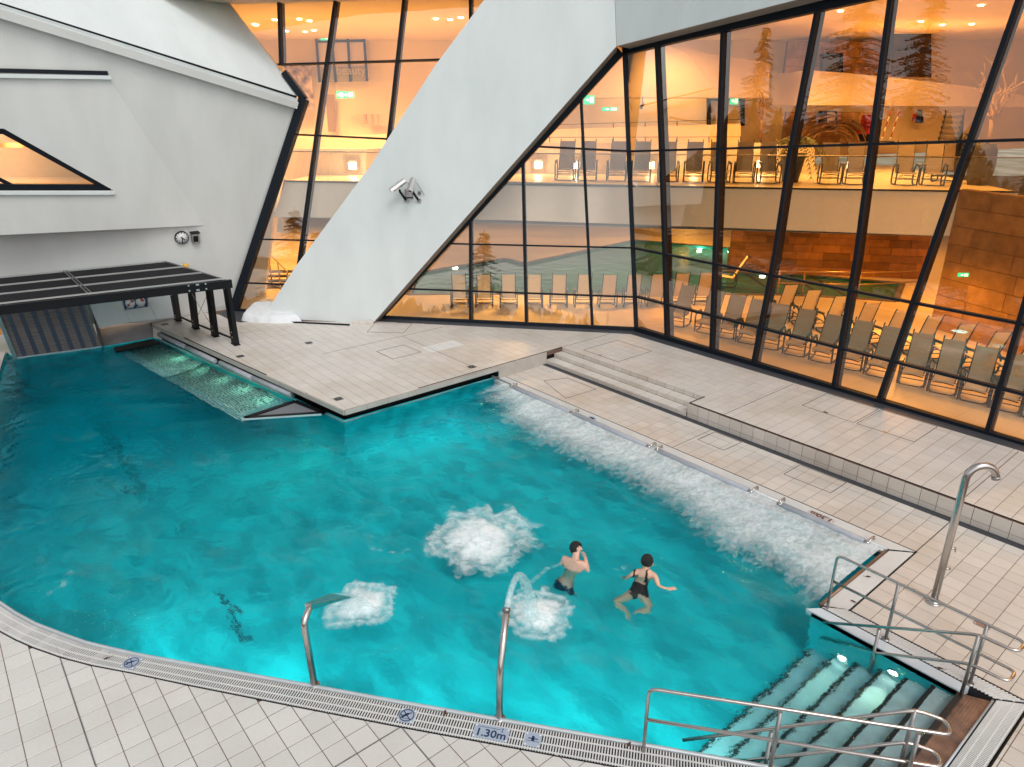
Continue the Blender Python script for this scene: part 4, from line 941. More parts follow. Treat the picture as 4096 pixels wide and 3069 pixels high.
wallp('gallery_fascia', [(1741, 152), (1830, 158), (1930, 168), (2060, 183), (2150, 195), (2320, 222), (2320, 232), (1741, 227)], 31, PINKW, 4)
# stone walls: single blocks
def block_wall(name, label, P00, P10, zt, course, blen, m, clip=None, lim=280, proud=.02, th=.25, matb=None):
    root = empty(name); tag(root, label, 'stone wall'); P00, P10 = Vector(P00), Vector(P10); P00.z = P10.z = min(P00.z, P10.z)
    d = (P10 - P00); L = d.length; d /= L; n = Vector((d.y, -d.x, 0));
    if n.dot(Vector(CAM) - P00) < 0: n = -n
    rows = round((zt - P00.z) / course); cnt = 0
    c = MB(); c.prism([P00 - n * .03, P10 - n * .03, P10 - n * .03 + Vector((0, 0, rows * course)), P00 - n * .03 + Vector((0, 0, rows * course))], -n * th); c.build('core', GROUT, root)
    for r in range(rows):
        x = 0; first = True
        while x < L - .02:
            w = blen * random.uniform(.75, 1.25) * (random.uniform(.4, .9) if first else 1); first = False; x1 = min(L, x + w)
            z0 = P00.z + r * course; g_ = .008
            a, e = P00 + d * (x + g_), P00 + d * (x1 - g_); pr = n * random.uniform(0, proud)
            b = MB(); b.prism([Vector((a.x, a.y, z0 + g_)) + pr, Vector((e.x, e.y, z0 + g_)) + pr, Vector((e.x, e.y, z0 + course - g_)) + pr, Vector((a.x, a.y, z0 + course - g_)) + pr], -n * (.03 + proud)); b.build('stone_block', m, root); cnt += 1; x = x1
    return root
block_wall('stone_wall', 'sandstone block wall in mixed browns behind the indoor pool, under the balcony', at(1572, 585, T), at(1992, 604, T), 3.55, .32, .95, STONE)
block_wall('stone_wall', 'large plain sandstone wall at the far right of the lower hall, carrying an exit sign', at(2008, 706, T), at(2330, 812, T), 4.6, .55, 1.5, STONEC)
block_wall('stone_wall', 'rough lit sandstone wall with an open door on the balcony level', fp(1690, 312, 37.5), fp(1876, 306, 37.5), 7.1, .38, 1.1, STONEC)
block_wall('stone_wall', 'tall sandstone wall on the gallery level behind the reflected fir trees', fp(1694, 160, 37.8), fp(1925, 162, 37.8), 10.2, .38, 1.1, STONEC)
wallp('gallery_glazing', [(1932, 52), (2012, 50), (2012, 168), (1926, 165)], 36, mat('dark_glazing', (.05, .035, .03), .7, spec=.1), .1)
for q in (((1962, 50), (1962, 165)), ((1930, 75), (2012, 73)), ((1930, 110), (2012, 108))):
    b = MB(); b.bar(fp(*q[0], 35.9), fp(*q[1], 35.9), .1, .1, up=tuple(eF)); b.build('glazing_bar', CHAIRM, room)
def door(label, px_, d, leaf=None, glass=False):
    r = empty('doorway'); tag(r, label, 'door'); x0, y0, x1, y1 = px_
    b = MB(); b.prism([fp(x, y, d) for x, y in ((x0, y0), (x1, y0), (x1, y1), (x0, y1))], eF * .1); b.build('opening', CHAIRM if not glass else mat('lit_lobby', (.55, .42, .25), .5), r)
    b = MB()
    for q in (((x0, y0), (x1, y0)), ((x0, y0), (x0, y1)), ((x1, y0), (x1, y1))): b.bar(fp(*q[0], d - .05), fp(*q[1], d - .05), .10 if not glass else .2, .1, up=tuple(eF))
    b.build('frame', FRAMEIN if not glass else BLACK, r)
    if leaf: b = MB(); b.prism([fp(x, y, d - .12) for x, y in leaf], eF * .04); b.build('leaf', WARMW, r)
door('dark door with a lit notice in the sandstone gallery wall', (1774, 117, 1818, 157), 37.3)
door('open door in the rough stone wall behind the balcony plants', (1769, 242, 1806, 276), 37, ((1788, 243), (1804, 243), (1804, 275), (1787, 275)))
door('wide glazed lobby door with black jambs behind the balcony', (1531, 213, 1604, 272), 38.7, None, True)
dg_ = empty('gallery_window'); tag(dg_, 'black framed gallery window with frosted lower glass, high on the left back wall', 'window')
b = MB(); b.prism([fp(x, y, 38.6) for x, y in ((683, 77), (786, 75), (793, 176), (690, 178))], eF * .05); b.build('pane', mat('gallery_pane', (.50, .36, .24), .2, emit=(1, .6, .35), estr=.12), dg_)
b = MB(); b.prism([fp(x, y, 38.5) for x, y in ((692, 145), (790, 143), (793, 176), (692, 178))], eF * .04); b.build('frosted_band', mat('frosted', (.30, .26, .18), .5), dg_)
for q in (((683, 77), (786, 75)), ((683, 90), (786, 88)), ((683, 77), (690, 178)), ((716, 76), (725, 178)), ((751, 76), (757, 177)), ((786, 75), (793, 176))):
    b = MB(); b.bar(fp(*q[0], 38.4), fp(*q[1], 38.4), .11, .1, up=tuple(eF)); b.build('bar', FRAMEIN, dg_)
fm = Matrix(((eR.x, 0, -eF.x, 0), (eR.y, 0, -eF.y, 0), (0, 1, 0, 0), (0, 0, 0, 1)))
def fmat(p): m_ = fm.copy(); m_.translation = p; return m_
tx_ = empty('t'); tx_.name = 'glazing_lettering'; tx_.matrix_world = fmat(fp(758, 153, 38.3)); tag(tx_, 'faint word beauty on the frosted gallery glass', 'lettering'); text_mesh('beauty', .55, mat('pale_letters', (.50, .45, .36), .6), tx_)
def panel_on(name, label, cat, pts, d, m):
    b = MB(); b.prism([fp(x, y, d) for x, y in pts], eF * .06); o = b.build(name, m); tag(o, label, cat)
    return o
panel_on('wall_art', 'tall mottled dark and cream wall panel behind the left glass', 'wall art', ((612, 138), (672, 137), (679, 240), (645, 241)), 38, ART)
panel_on('tall_niche', 'narrow dark glazed door on the left back wall below the exit signs', 'door', ((703, 204), (722, 204), (725, 285), (709, 285)), 38.4, mat('niche', (.25, .16, .10), .4))
panel_on('streaked_panel', 'wide wall panel with dark dripping streaks at left back wall', 'wall art', ((784, 247), (826, 247), (826, 268), (786, 268)), 38.3, mat('streaks', (.62, .48, .36), .8, col2=(.25, .12, .08), noise_scale=2, stretch=(8, 8, .4)))
panel_on('wall_notice', 'small white notice sheet on the hall wall left of the glazed door', 'notice', ((1512, 241), (1525, 241), (1525, 252), (1512, 252)), 38.4, PAPER)
panel_on('wall_notice', 'white paper notice on the orange wall below the left balcony', 'notice', ((601, 472), (613, 474), (614, 503), (598, 501)), 26.3, PAPER)
# abstract coloured patches on the hall wall
pt = empty('painted_panel'); tag(pt, 'small abstract painting with teal, red and black patches on the orange wall', 'painting')
for pts, m in ((((1983, 237), (1992, 237), (1994, 263), (1978, 262)), mat('teal_patch', (.08, .16, .15), .7)), (((1972, 246), (1982, 246), (1980, 262), (1971, 262)), REDP), (((1978, 252), (1995, 252), (1995, 266), (1978, 265)), BLACK)):
    b = MB(); b.prism([fp(x, y, 38.4 - .02 * len(pt.children)) for x, y in pts], eF * .05); b.build('patch', m, pt)
# exit signs
def exit_sign(label, x, y, d, w=.42, h=.2, plane=None):
    r = empty('exit_sign'); p = fp(x, y, d); r.matrix_world = fmat(p); tag(r, label, 'exit sign', 'green emergency exit signs')
    b = MB(); b.box((0, 0, 0), (w, h, .05)); b.build('body', GREENS, r)
    b = MB(); b.box((w * .22, 0, .028), (w * .36, h * .66, .004)); b.build('door_symbol', WHITES, r)
    b = MB(); b.bar((-w * .36, 0, .028), (-w * .08, 0, .028), h * .16, .004, up=(0, 0, 1)); b.prism([(-w * .2, h * .28, .026), (-w * .02, 0, .026), (-w * .2, -h * .28, .026)], (0, 0, .004)); b.build('arrow', WHITES, r)
for q in (('left green exit sign of the pair on the left back wall', 735, 205, 37.5, .36, .34), ('right green exit sign of the pair on the left back wall', 752, 205, 37.5, .6, .3), ('green exit sign hanging right of the sloping pillar edge', 1273, 216, 30.5, .42, .34), ('wide low exit sign on the wall above the balcony loungers', 1318, 236, 33, .7, .16),
          ('green exit sign over the glazed lobby door', 1586, 218, 37.8, .42, .35), ('exit sign on the plain sandstone wall at the right', 2081, 594, 20.6, .3, .11), ('tiny exit sign in the upper left gallery window', 701, 80, 38, .4, .3)):
    exit_sign(*q)
# wall lamps along the parapet and downlights in the ceiling
def wlamp(label, x, y, d, e=18):
    r = empty('wall_lamp'); r.matrix_world = fmat(fp(x, y, d)); tag(r, label, 'wall lamp', 'square lit wall lamps on the parapet')
    b = MB(); b.box((0, 0, .03), (.36, .36, .06)); b.build('housing', LAMPH, r); b = MB(); b.box((0, -.02, .07), (.26, .24, .03)); b.build('lit_face', LAMP, r)
    l = D.lights.new('wall_lamp_light', 'POINT'); l.energy = e; l.color = (1, .72, .42); l.shadow_soft_size = .1; o = D.objects.new('wall_lamp_light', l); COL.objects.link(o); o.location = fp(x, y + 3, d - .3)
for q in (('square wall lamp behind the left glass, left of the pillar', 762, 357, 28.0), ('square wall lamp just right of the pillar edge', 1163, 355, 28.6), ('square wall lamp between the first two balcony loungers', 1243, 356, 28.6), ('square wall lamp right of the fourth balcony lounger', 1405, 356, 28.6), ('square wall lamp behind the sixth balcony lounger', 1500, 356, 28.6), ('square wall lamp left of the ninth balcony lounger', 1642, 354, 28.6)): wlamp(*q)
WARML = (1, .60, .20)
def downlight(p, e, ang_=150, col=WARML, vis=True, label=None, r_=.09):
    l = D.lights.new('hall_spot', 'SPOT'); l.energy = e; l.color = col; l.spot_size = math.radians(ang_); l.spot_blend = .7; l.shadow_soft_size = .25
    o = D.objects.new('hall_spot', l); COL.objects.link(o); o.location = p - Vector((0, 0, .12))
    if vis:
        b = MB(); b.lathe([(0, -.02), (r_, -.02), (r_ * 1.05, 0)], 12); d_ = b.build('downlight', LAMP); d_.location = p; tag(d_, label, 'downlight', 'ceiling downlights')
dl = [(553, 80, 'leftmost'), (600, 118, ''), (620, 133, ''), (700, 110, ''), (770, 40, ''), (812, 53, '')]
CZ = 10.23
spots = [(1018, 97), (1024, 101), (1099, 80), (1197, 77), (1238, 84), (1146, 125), (1221, 128), (1256, 122), (1612, 108), (1744, 76), (1800, 79), (1843, 71), (3362, 45), (3923, 22), (3684, 87), (3770, 100), (3887, 97)]
names = ['first of two close downlights at far left of the upper ceiling', 'second of two close downlights at far left of the upper ceiling', 'ceiling downlight left of the first upper mullion', 'ceiling downlight in the middle of the upper left pane', 'brightest ceiling downlight of the upper left pane', 'faint low downlight just right of the first upper mullion', 'left one of two downlights above the gallery window', 'right one of two downlights above the gallery window', 'small downlight beside the third upper mullion', 'left one of three downlights next to the pillar top', 'middle one of three downlights next to the pillar top', 'right one of three downlights next to the pillar top',
         'downlight above the gallery door in the fir reflection', 'downlight at the top right corner of the right glass wall', 'downlight at the reflected fir tip', 'downlight right of the reflected fir tip', 'downlight above the bright sky reflection at right']
for k, (x, y) in enumerate(spots):
    p = at(x / K, y / K, CZ); 
    if (p - Vector((0, 0, CZ))).length > 42: p = Vector((p.x, p.y, 0)).normalized() * 38; p.z = CZ
    downlight(p, 760 if k % 2 == 0 else 400, label=names[k])
for x, y in ((-19, 24), (-13, 26), (-7, 25), (-1, 24), (-24, 17), (-14, 33), (-4, 33), (-24, 30)): downlight(Vector((x, y, CZ)), 1000, label=None, vis=False, col=WARML if x < -14 else (1, .52, .12))  # extra ceiling spots without fixtures, to fill the hall with light
for x, y in ((-21.5, 22), (-17, 25), (-13, 28), (-9, 28), (-22, 30), (-15, 36), (-4.5, 23.5), (-25.5, 14), (-8, 22.5), (-19.5, 16.5), (-15, 20.5), (-28, 38)): 
    p = Vector((x, y, 3.35)); downlight(p, 430, 160, (1, .56, .13) if x < -16 else (1, .46, .06), vis=False)  # fill lights added over the lower hall and loungers, no fixtures

# ------------------------------------------------------------------ loungers
def lounger_parts(root, fab, rec=.42):
    fr = CHAIRM; w = .25
    back = Vector((0, -math.sin(rec), math.cos(rec)))
    for sx in (-1, 1):
        b = MB(); x = sx * w
        b.tube([(x, .30, .40), (x, -.18, .36)] + [tuple(Vector((x, -.20, .37)) + back * t) for t in (.05, .98)], .016, 6); b.build('side_rail', fr, root)
        b = MB(); xx = sx * (w + .065); b.tube(rounded([(xx, .26, .02), (xx, .30, .60), (xx, -.20, .64), (xx, -.34, .45), (xx, -.30, .03), (xx, .05, .02)], .12, 4), .026, 6); a_ = b.build('armrest', fr, root)
        b = MB(); b.bar((xx, .28, .64), (xx, -.18, .665), .065, .03); b.build('arm_pad', fr, a_)
    b = MB(); b.tube(rounded([(-w - .05, .02, .03), (-w, .30, .03), (w, .30, .03), (w + .05, .02, .03)], .1, 4), .018, 6); b.tube([(-w, .28, .30), (0, .30, .33), (w, .28, .30)], .014, 6); b.tube([(-w - .05, -.2, .2), (w + .05, -.2, .2)], .014, 6); b.tube([(-w - .05, .25, .2), (w + .05, .25, .2)], .014, 6); b.build('base_frame', fr, root)
    b = MB(); vs = []
    prof = [(.40, .37), (.36, .415), (.12, .39), (-.10, .355), (-.19, .37)]
    for y, z in prof: vs += [(-w + .015, y, z + .012), (w - .015, y, z + .012)]
    n = len(prof); b.add(vs + [(v[0], v[1], v[2] - .012) for v in vs], [(2 * i, 2 * i + 1, 2 * i + 3, 2 * i + 2) for i in range(n - 1)] + [(2 * n + 2 * i, 2 * n + 2 * i + 2, 2 * n + 2 * i + 3, 2 * n + 2 * i + 1) for i in range(n - 1)] + [(0, 2 * n, 2 * n + 1, 1), (2 * n - 2, 2 * n - 1, 4 * n - 1, 4 * n - 2)], True); b.build('seat', fab, root)
    b = MB(); P = [Vector((0, -.20, .38)) + back * t + Vector((0, .02 * math.sin(t * 3), 0)) for t in (.0, .2, .4, .6, .8, .96)]; vs = []
    for p in P: vs += [p + Vector((-w + .015, 0, 0)), p + Vector((w - .015, 0, 0))]
    n = len(P); th = back.cross(Vector((1, 0, 0))) * .012
    b.add(vs + [v + th for v in vs], [(2 * i, 2 * i + 1, 2 * i + 3, 2 * i + 2) for i in range(n - 1)] + [(2 * n + 2 * i, 2 * n + 2 * i + 2, 2 * n + 2 * i + 3, 2 * n + 2 * i + 1) for i in range(n - 1)], True); b.build('backrest', fab, root)
    for sx in (-1, 1):
        b = MB(); p = Vector((sx * w, -.2, .37)) + back * .98; b.tube([p, p + back * .07 + Vector((0, -.03, 0))], .018, 6); b.build('rail_cap', fr, root)
def proto(fab, rec):
    r = empty('sun_lounger'); lounger_parts(r, fab, rec); return r
ORD = ['first', 'second', 'third', 'fourth', 'fifth', 'sixth', 'seventh', 'eighth', 'ninth', 'tenth', 'eleventh', 'twelfth', 'thirteenth', 'fourteenth', 'fifteenth']
def place(pr, used, loc, rz, label, group, sc=1.0):
    r = pr if not used[0] else copy_tree(pr); used[0] = True
    r.location = loc; r.rotation_euler = (0, 0, rz); r.scale = (sc, sc, sc); tag(r, label, 'sun lounger', group); return r
prB, uB = proto(SLING, .38), [False]
angc = math.atan2(-eF.x, eF.y)                                # heading away from camera
xs = [1219, 1267, 1331, 1384, 1443, 1498, 1554, 1608, 1662, 1795, 1850, 1959, 2019]
for k, x in enumerate(xs):
    p = at(x, 391.5 + (x - 1219) * .0145, ZB); p = p - bn * .32
    place(prB, uB, p, math.atan2(bn.y, bn.x) - math.pi / 2 + random.uniform(-.08, .08) - (0 if x < 1780 else .15), f'grey lounger, {ORD[k]} from the left along the balcony edge', 'grey loungers on the balcony edge', 1.02)
prA, uA = proto(SLINGB, .30), [False]
for k, x in enumerate([993, 1046, 1099, 1153, 1207, 1260, 1313, 1366, 1416, 1467, 1517]):
    p = at(x, 666 - (0 if x < 1380 else (x - 1380) * .035), T) + eF * .25
    place(prA, uA, p, math.atan2(-eF.x, eF.y) + random.uniform(-.03, .03), f'beige lounger, {ORD[k]} from the left in the row facing the indoor pool', 'beige loungers facing the indoor pool', .97)
prC, uC = proto(SLING, .52), [False]
for k, x in enumerate([1450, 1512, 1556, 1602, 1649, 1705, 1763, 1825, 1884, 1956, 2022, 2090, 2160, 2228]):
    t = (x - 1450) / 710; p = at(x, 706 + 172 * t + 12 * t * t, T) + Vector((0, .35, 0))
    place(prC, uC, p, math.pi + .22 + random.uniform(-.09, .09), f'grey lounger, {ORD[k]} from the left in the front row at the right glass', 'grey loungers in the front row by the glass', .98)
prD, uD = proto(SLINGB, .34), [False]
for k, (x, y) in enumerate([(1683, 690), (1731, 703), (1785, 718), (1848, 735), (1909, 752), (1975, 768), (2042, 787), (2112, 806), (2182, 826)]):
    p = at(x, y - 3, T)
    place(prD, uD, p, 1.0 + random.uniform(-.05, .05), f'beige lounger, {ORD[k]} from the left in the second row behind the right glass', 'beige loungers in the second row', .98)
prE, uE = proto(SLINGB, .5), [False]
place(prE, uE, at(1571, 618, T), 2.2, 'single orange lit lounger standing apart beside the indoor pool', 'single lounger')
# stacked loungers at the right of the balcony
for k in range(6):
    r = copy_tree(prB); r.location = at(2085, 404, ZB) - bn * 1.6 + Vector((0, 0, .17 * k)) + bn * .02 * k; r.rotation_euler = (0, 0, math.atan2(bn.y, bn.x) + .9); r.scale = (1.1, 1.1, 1.1)
    tag(r, f'stacked lounger beside the tall vase, {ORD[k]} from the bottom of the stack', 'sun lounger', 'stacked loungers on the balcony')
# rails inside
def rail(label, pts, r_=.03, posts=(), m=None, name='handrail'):
    root = empty(name); tag(root, label, 'handrail'); b = MB(); b.tube(rounded(pts, .12), r_, 8); b.build('rail', m or STEELD, root)
    for a, c in posts: b = MB(); b.tube([a, c], r_ * .95, 8); b.build('post', m or STEELD, root)
    return root
z1 = T + .95
def AT(x, y, z): return at(x, y, z)
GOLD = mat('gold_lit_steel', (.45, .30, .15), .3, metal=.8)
pp = [AT(1686, 586, z1), AT(1740, 587, z1), AT(1860, 590, z1), AT(1985, 584, z1)]
rail('golden lit handrail beside the indoor pool steps, in front of the stone wall', [Vector((p.x, p.y, T + .95)) for p in pp], .035, [(Vector((p.x, p.y, T)), Vector((p.x, p.y, T + .95))) for p in pp[:3]], GOLD)
rail('second lower golden rail beside the indoor pool steps', [Vector((p.x, p.y, T + .5)) for p in pp], .03, [], GOLD)
st_px = [((594, 575), (588, 610)), ((600, 572), (607, 625)), ((622, 582), (627, 630))]
b0_ = [at(588, 615, T), at(607, 628, T), at(627, 640, T)]
rail('steel stair handrail behind the lower left glass', [b0_[0] + Vector((0, 0, 1.3)), b0_[1] + Vector((0, 0, 1.15)), b0_[2] + Vector((0, 0, .95)), b0_[2] + Vector((.1, -.2, 0))], .03, [(p, p + Vector((0, 0, h_))) for p, h_ in zip(b0_, (1.3, 1.15, .9))])
for k in range(4):
    b = MB(); c = at(622, 622 - k * 5, T) + Vector((0, 0, .1 + .1 * k)); b.bar(c - eR * .9, c + eR * .9, .3, .05); o = b.build('stair_tread', CHAIRM, room)
hc = empty('hanging_camera'); hc.location = fp(1387, 228, 30); tag(hc, 'small dark camera hanging from the soffit above the balcony loungers', 'camera')
b = MB(); b.tube([(0, 0, .35), (0, 0, .05)], .02, 6); b.build('stem', CHAIRM, hc); b = MB(); b.tube([(.1, -.05, .08), (-.12, .08, -.1)], .06, 10); b.build('body', CHAIRM, hc)

# ------------------------------------------------------------------ indoor plants
def branchy(root_p, name, label, h, seed, m=WOOD, spread=.5, n=6, pot=None):
    r = empty(name, root_p); tag(r, label, 'plant'); rr = random.Random(seed)
    b = MB(); b.tube([(0, 0, 0), (.03, 0, h * .2), (-.04, 0, h * .35)], [.07, .055, .05], 7); b.build('trunk', m, r)
    for k in range(n):
        b = MB(); p = Vector((-.04, 0, h * .33)); d = Vector((rr.uniform(-1, 1) * spread, rr.uniform(-1, 1) * spread, 1)).normalized(); P = [p.copy()]; R = [.045]
        L_ = h * rr.uniform(.4, .66) / 9
        for j in range(9):
            d = (d + Vector((rr.uniform(-1, 1), rr.uniform(-1, 1), rr.uniform(-.3, .5))) * .5).normalized(); p = p + d * L_; P.append(p.copy()); R.append(.045 * (1 - (j + 1) / 10) + .004)
            if j in (3, 5, 6, 7):
                q = p.copy(); e = (d + Vector((rr.uniform(-1, 1), rr.uniform(-1, 1), .3))).normalized(); Q = [q.copy()]
                for _ in range(4): e = (e + Vector((rr.uniform(-1, 1), rr.uniform(-1, 1), rr.uniform(-.2, .5))) * .5).normalized(); q = q + e * L_ * .6; Q.append(q.copy())
                b.tube(Q, [.018, .014, .011, .008, .004], 5)
        b.tube(P, R, 6); b.build('branch', m, r)
    return r
branchy(fp(1641, 298, 31.3), 'driftwood_tree', 'bare twisted driftwood tree on the parapet left of the palm', 2.1, 3)
vz = empty('tall_vase'); vz.location = at(2135, 405, ZB) - bn * .8; tag(vz, 'tall dark barrel-shaped vase at the right end of the balcony', 'vase')
b = MB(); b.lathe([(0, 0), (.30, 0), (.36, .25), (.40, .7), (.36, 1.1), (.28, 1.3), (.24, 1.3), (.24, 1.1), (0, 1.1)], 20); b.build('body', POT, vz)
branchy(vz.location + Vector((0, 0, 1.1)), 'corkscrew_branches', 'pale corkscrew branches rising from the tall dark vase', 2.9, 11, mat('pale_branch', (.42, .28, .16), .8), .7, 7)
pl = empty('potted_palm'); pl.location = at(1712, 396, ZB) - bn * .45; tag(pl, 'potted palm with drooping fronds in a tapered dark pot between the balcony loungers', 'potted palm')
b = MB(); b.lathe([(0, 0), (.27, 0), (.42, .95), (.38, .95), (.37, .85), (0, .85)], 18); b.build('pot', POT, pl)
b = MB(); b.tube([(0, 0, .85), (.02, 0, 1.3)], .06, 8); b.build('stem', BARK, pl)
for k in range(17):
    a_ = k * 2.4; el = random.uniform(.2, 1.2); b = MB(); p = Vector((0, 0, 1.25)); P = []
    L_ = random.uniform(.95, 1.45)
    for j in range(9):
        t = j / 8; P.append(p + Vector((math.cos(a_) * math.cos(el * (1 - t * .5)) * L_ * t, math.sin(a_) * math.cos(el * (1 - t * .5)) * L_ * t, math.sin(el) * L_ * t - 1.15 * t * t * L_)))
    b.tube(P, .008, 4)
    for j in range(1, 9):
        for f in (0, .5):
            q = P[j].lerp(P[j - 1], f); tg = (P[j] - P[j - 1]).normalized(); sd = tg.cross(Vector((0, 0, 1))).normalized()
            for s in (-1, 1):
                e = q + sd * s * .20 * (1 - abs(j / 8 - .5)) + tg * .12 + Vector((0, 0, -.07)); b.add([q, q + tg * .07, e], [(0, 1, 2)])
    b.build('frond', PALM, pl)
# arched driftwood shelter
ds = empty('driftwood_arch'); ds.location = fp(1790, 304, 33); tag(ds, 'arched bundle of bleached driftwood behind the potted palm', 'driftwood sculpture')
for k in range(60):
    a0 = random.uniform(.2, 2.4); l_ = random.uniform(.4, 1.1); r_ = random.uniform(.8, 1.7); y_ = random.uniform(-.5, .5); b = MB()
    P = [Vector((eR.x, eR.y, 0)) * (-math.cos(a0 + l_ * t) * r_) + Vector((eF.x, eF.y, 0)) * y_ + Vector((0, 0, math.sin(a0 + l_ * t) * r_ * .75 + random.uniform(-.03, .03) - .2)) for t in (0, .33, .66, 1)]
    b.tube(P, [.05, .045, .04, .02], 5); b.build('branch', WOOD, ds)
for k, x in enumerate((1903, 1921)):
    r = empty('barrier_post', fp(x, 307, 31)); tag(r, ('left' if k == 0 else 'right') + ' slim red and white barrier post on the balcony floor', 'barrier post'); 
    for j in range(6): b = MB(); b.tube([(0.03 * j, 0, .2 * j), (.03 * (j + 1), 0, .2 * (j + 1))], .025, 6); b.build('band', REDP if j % 2 else WHITEP, r)
    b = MB(); b.lathe([(0, .04), (.2, .03), (.2, 0)], 12); b.build('foot', BLACK, r)
rb = empty('red_armchair', fp(1868, 306, 33)); tag(rb, 'red upholstered chair partly hidden by a mullion on the balcony', 'chair')
b = MB(); b.box((0, 0, .45), (.6, .6, .25)); b.build('seat', mat('red_fabric', (.5, .03, .02), .7), rb, bevel=.04); b = MB(); b.box((0, 0, .8), (.6, .14, .6)); b.build('backrest', mat('red_fabric2', (.5, .03, .02), .7), rb, bevel=.05); b = MB(); b.box((0, 0, .16), (.5, .5, .3)); b.build('base', BLACK, rb)

# ================================================================== POOLSIDE THINGS
# shower
sh = empty('outdoor_shower', at(2016, 1302, 0)); tag(sh, 'tall curved stainless steel outdoor shower on the right-hand deck', 'shower')
Hs = 2.36
dirh = (at(2160, 1040, Hs) - at(2085, 1040, Hs)); dirh.z = 0; dirh.normalize()
R_ = .21; pth = [Vector((0, 0, 0)), Vector((0, 0, Hs - R_))] + [Vector((0, 0, Hs - R_)) + dirh * (R_ - R_ * math.cos(math.radians(a_))) + Vector((0, 0, R_ * math.sin(math.radians(a_)))) for a_ in range(10, 171, 10)]
b = MB(); b.tube(pth, .052, 20); b.build('column', STEEL, sh)
b = MB(); b.lathe([(0, .03), (.10, .03), (.11, .02), (.11, 0)], 22); b.lathe([(.052, .05), (.075, .045), (.08, .03)], 22); b.build('base_flange', STEEL, sh)
for k in range(5):
    a_ = k * 1.257; b = MB(); b.tube([(math.cos(a_) * .09, math.sin(a_) * .09, .03), (math.cos(a_) * .09, math.sin(a_) * .09, .042)], .01, 6); b.build('bolt', STEELD, sh)
b = MB(); e = pth[-1]; dd = (pth[-1] - pth[-2]).normalized(); b.tube([e - dd * .01, e + dd * .035], .057, 20); b.build('shower_head', STEELD, sh)
for z_, nm in ((.98, 'tap'), (.62, 'push_button')):
    b = MB(); b.tube([dirh * .04 + Vector((0, 0, z_)), dirh * .12 + Vector((0, 0, z_))], .018, 10)
    if nm == 'tap': b.tube([dirh * .11 + Vector((0, 0, z_ + .02)), dirh * .13 + Vector((0, 0, z_ - .06))], .012, 8)
    b.build(nm, STEEL, sh)
# handrails at the pool steps
def loop_rail(label, name, paths, posts, group='handrails at the pool steps'):
    root = empty(name); tag(root, label, 'handrail', group)
    for P in paths: b = MB(); b.tube(rounded(P, .10, 5), .021, 10); b.build('rail', STEEL, root)
    for a, c in posts: b = MB(); b.tube([a, c], .023, 10); b.build('post', STEELD, root)
    for a, c in posts:
        if a.z > -.02: b = MB(); b.lathe([(0, .012), (.05, .012), (.055, 0)], 12, a); b.build('base_flange', STEELD, root)
V3 = Vector
vo, vi = 9.29, 9.0                                           # outer and inner lines of the right-hand rail
def q_(px_, v): return hit(*px_, (V3((0, v, 0)), V3((0, 1, 0))))
z4 = lambda x, y: zc(3204, 2400, 2.4765, x, y)
ti = [q_(z4(222, 222), vi), q_(z4(1740, 352), vi)]; mi = [q_(z4(205, 330), vi), q_(z4(840, 535), vi), q_(z4(1650, 630), vi)]
topz, midz = .96, .50
paths = [[V3((-3.66, vo, 0)), V3((-3.66, vo, topz)), V3((-1.28, vo, topz)), V3((-1.28, vi + .02, topz)), V3((-1.70, vi, topz)), ti[0]],
         [V3((-3.64, vo, midz)), V3((-1.28, vo, midz)), V3((-1.28, vi + .02, midz)), V3((-1.70, vi, midz)), V3((mi[1].x, vi, mi[1].z)), V3((ti[0].x - .0, vi, ti[0].z - .46))]]
posts = [(V3((-2.79, vo, 0)), V3((-2.79, vo, topz))), (V3((-1.70, vo, 0)), V3((-1.70, vo, topz))), (V3((-1.70, vi, -.03)), V3((-1.70, vi, topz)))]
pm = q_(z4(775, 290), vi); posts.append((V3((pm.x, vi, -.9)), V3((pm.x, vi, pm.z))))
loop_rail('double stainless handrail beside the steps next to the shower, with looped ends', 'handrail', paths, posts)
# front pair: outer rail on the deck, inner rail dips into the water
zt = .96
h4 = lambda x, y: zc(2730, 2045, 1.618, x, y)
O0 = at(*zc(1366, 2045, 1.618, 1990, 1148), zt); O1 = at(*z4(1500, 1342), zt)
dO = (O1 - O0).normalized()
Lx = at(*z4(1592, 1222), zt)
nrm = V3((-dO.y, dO.x, 0)); wd = (Lx - O1).dot(nrm); wd = max(.2, wd) if wd > 0 else min(-.2, wd)
I1 = O1 + nrm * wd; Ik = at(*z4(1130, 1090), zt)             # inner rail knee above the top step
pin_ = (I1, (nrm).normalized()); Iend = hit(*h4(0, 1482), pin_)
Ikk = hit(*z4(1130, 1090), pin_)
mid = lambda p, z: V3((p.x, p.y, z))
O0m = mid(O0, 0)
pathsF = [[O0m, O0, O1, I1, Ikk, Iend], [mid(O0, midz), mid(O1, midz), mid(I1, midz), V3((Ikk.x, Ikk.y, Ikk.z - .46)), V3((Iend.x, Iend.y, Iend.z - .46))]]
Om = at(*h4(633, 1300), zt); On = at(*h4(1530, 1440), zt)
postsF = [(mid(Om, 0), Om), (mid(On, 0), On), (V3((Ikk.x, Ikk.y, -.03)), Ikk)]
Im = hit(*h4(575, 1425), pin_); postsF.append((V3((Im.x, Im.y, -1.2)), Im))
loop_rail('double stainless handrail in the near corner at the pool steps, with looped ends', 'handrail', pathsF, postsF)
for P_, lab in ((V3((-1.9, 9.36, .004)), 'small slotted drain plate under the rail beside the shower'),):
    pass
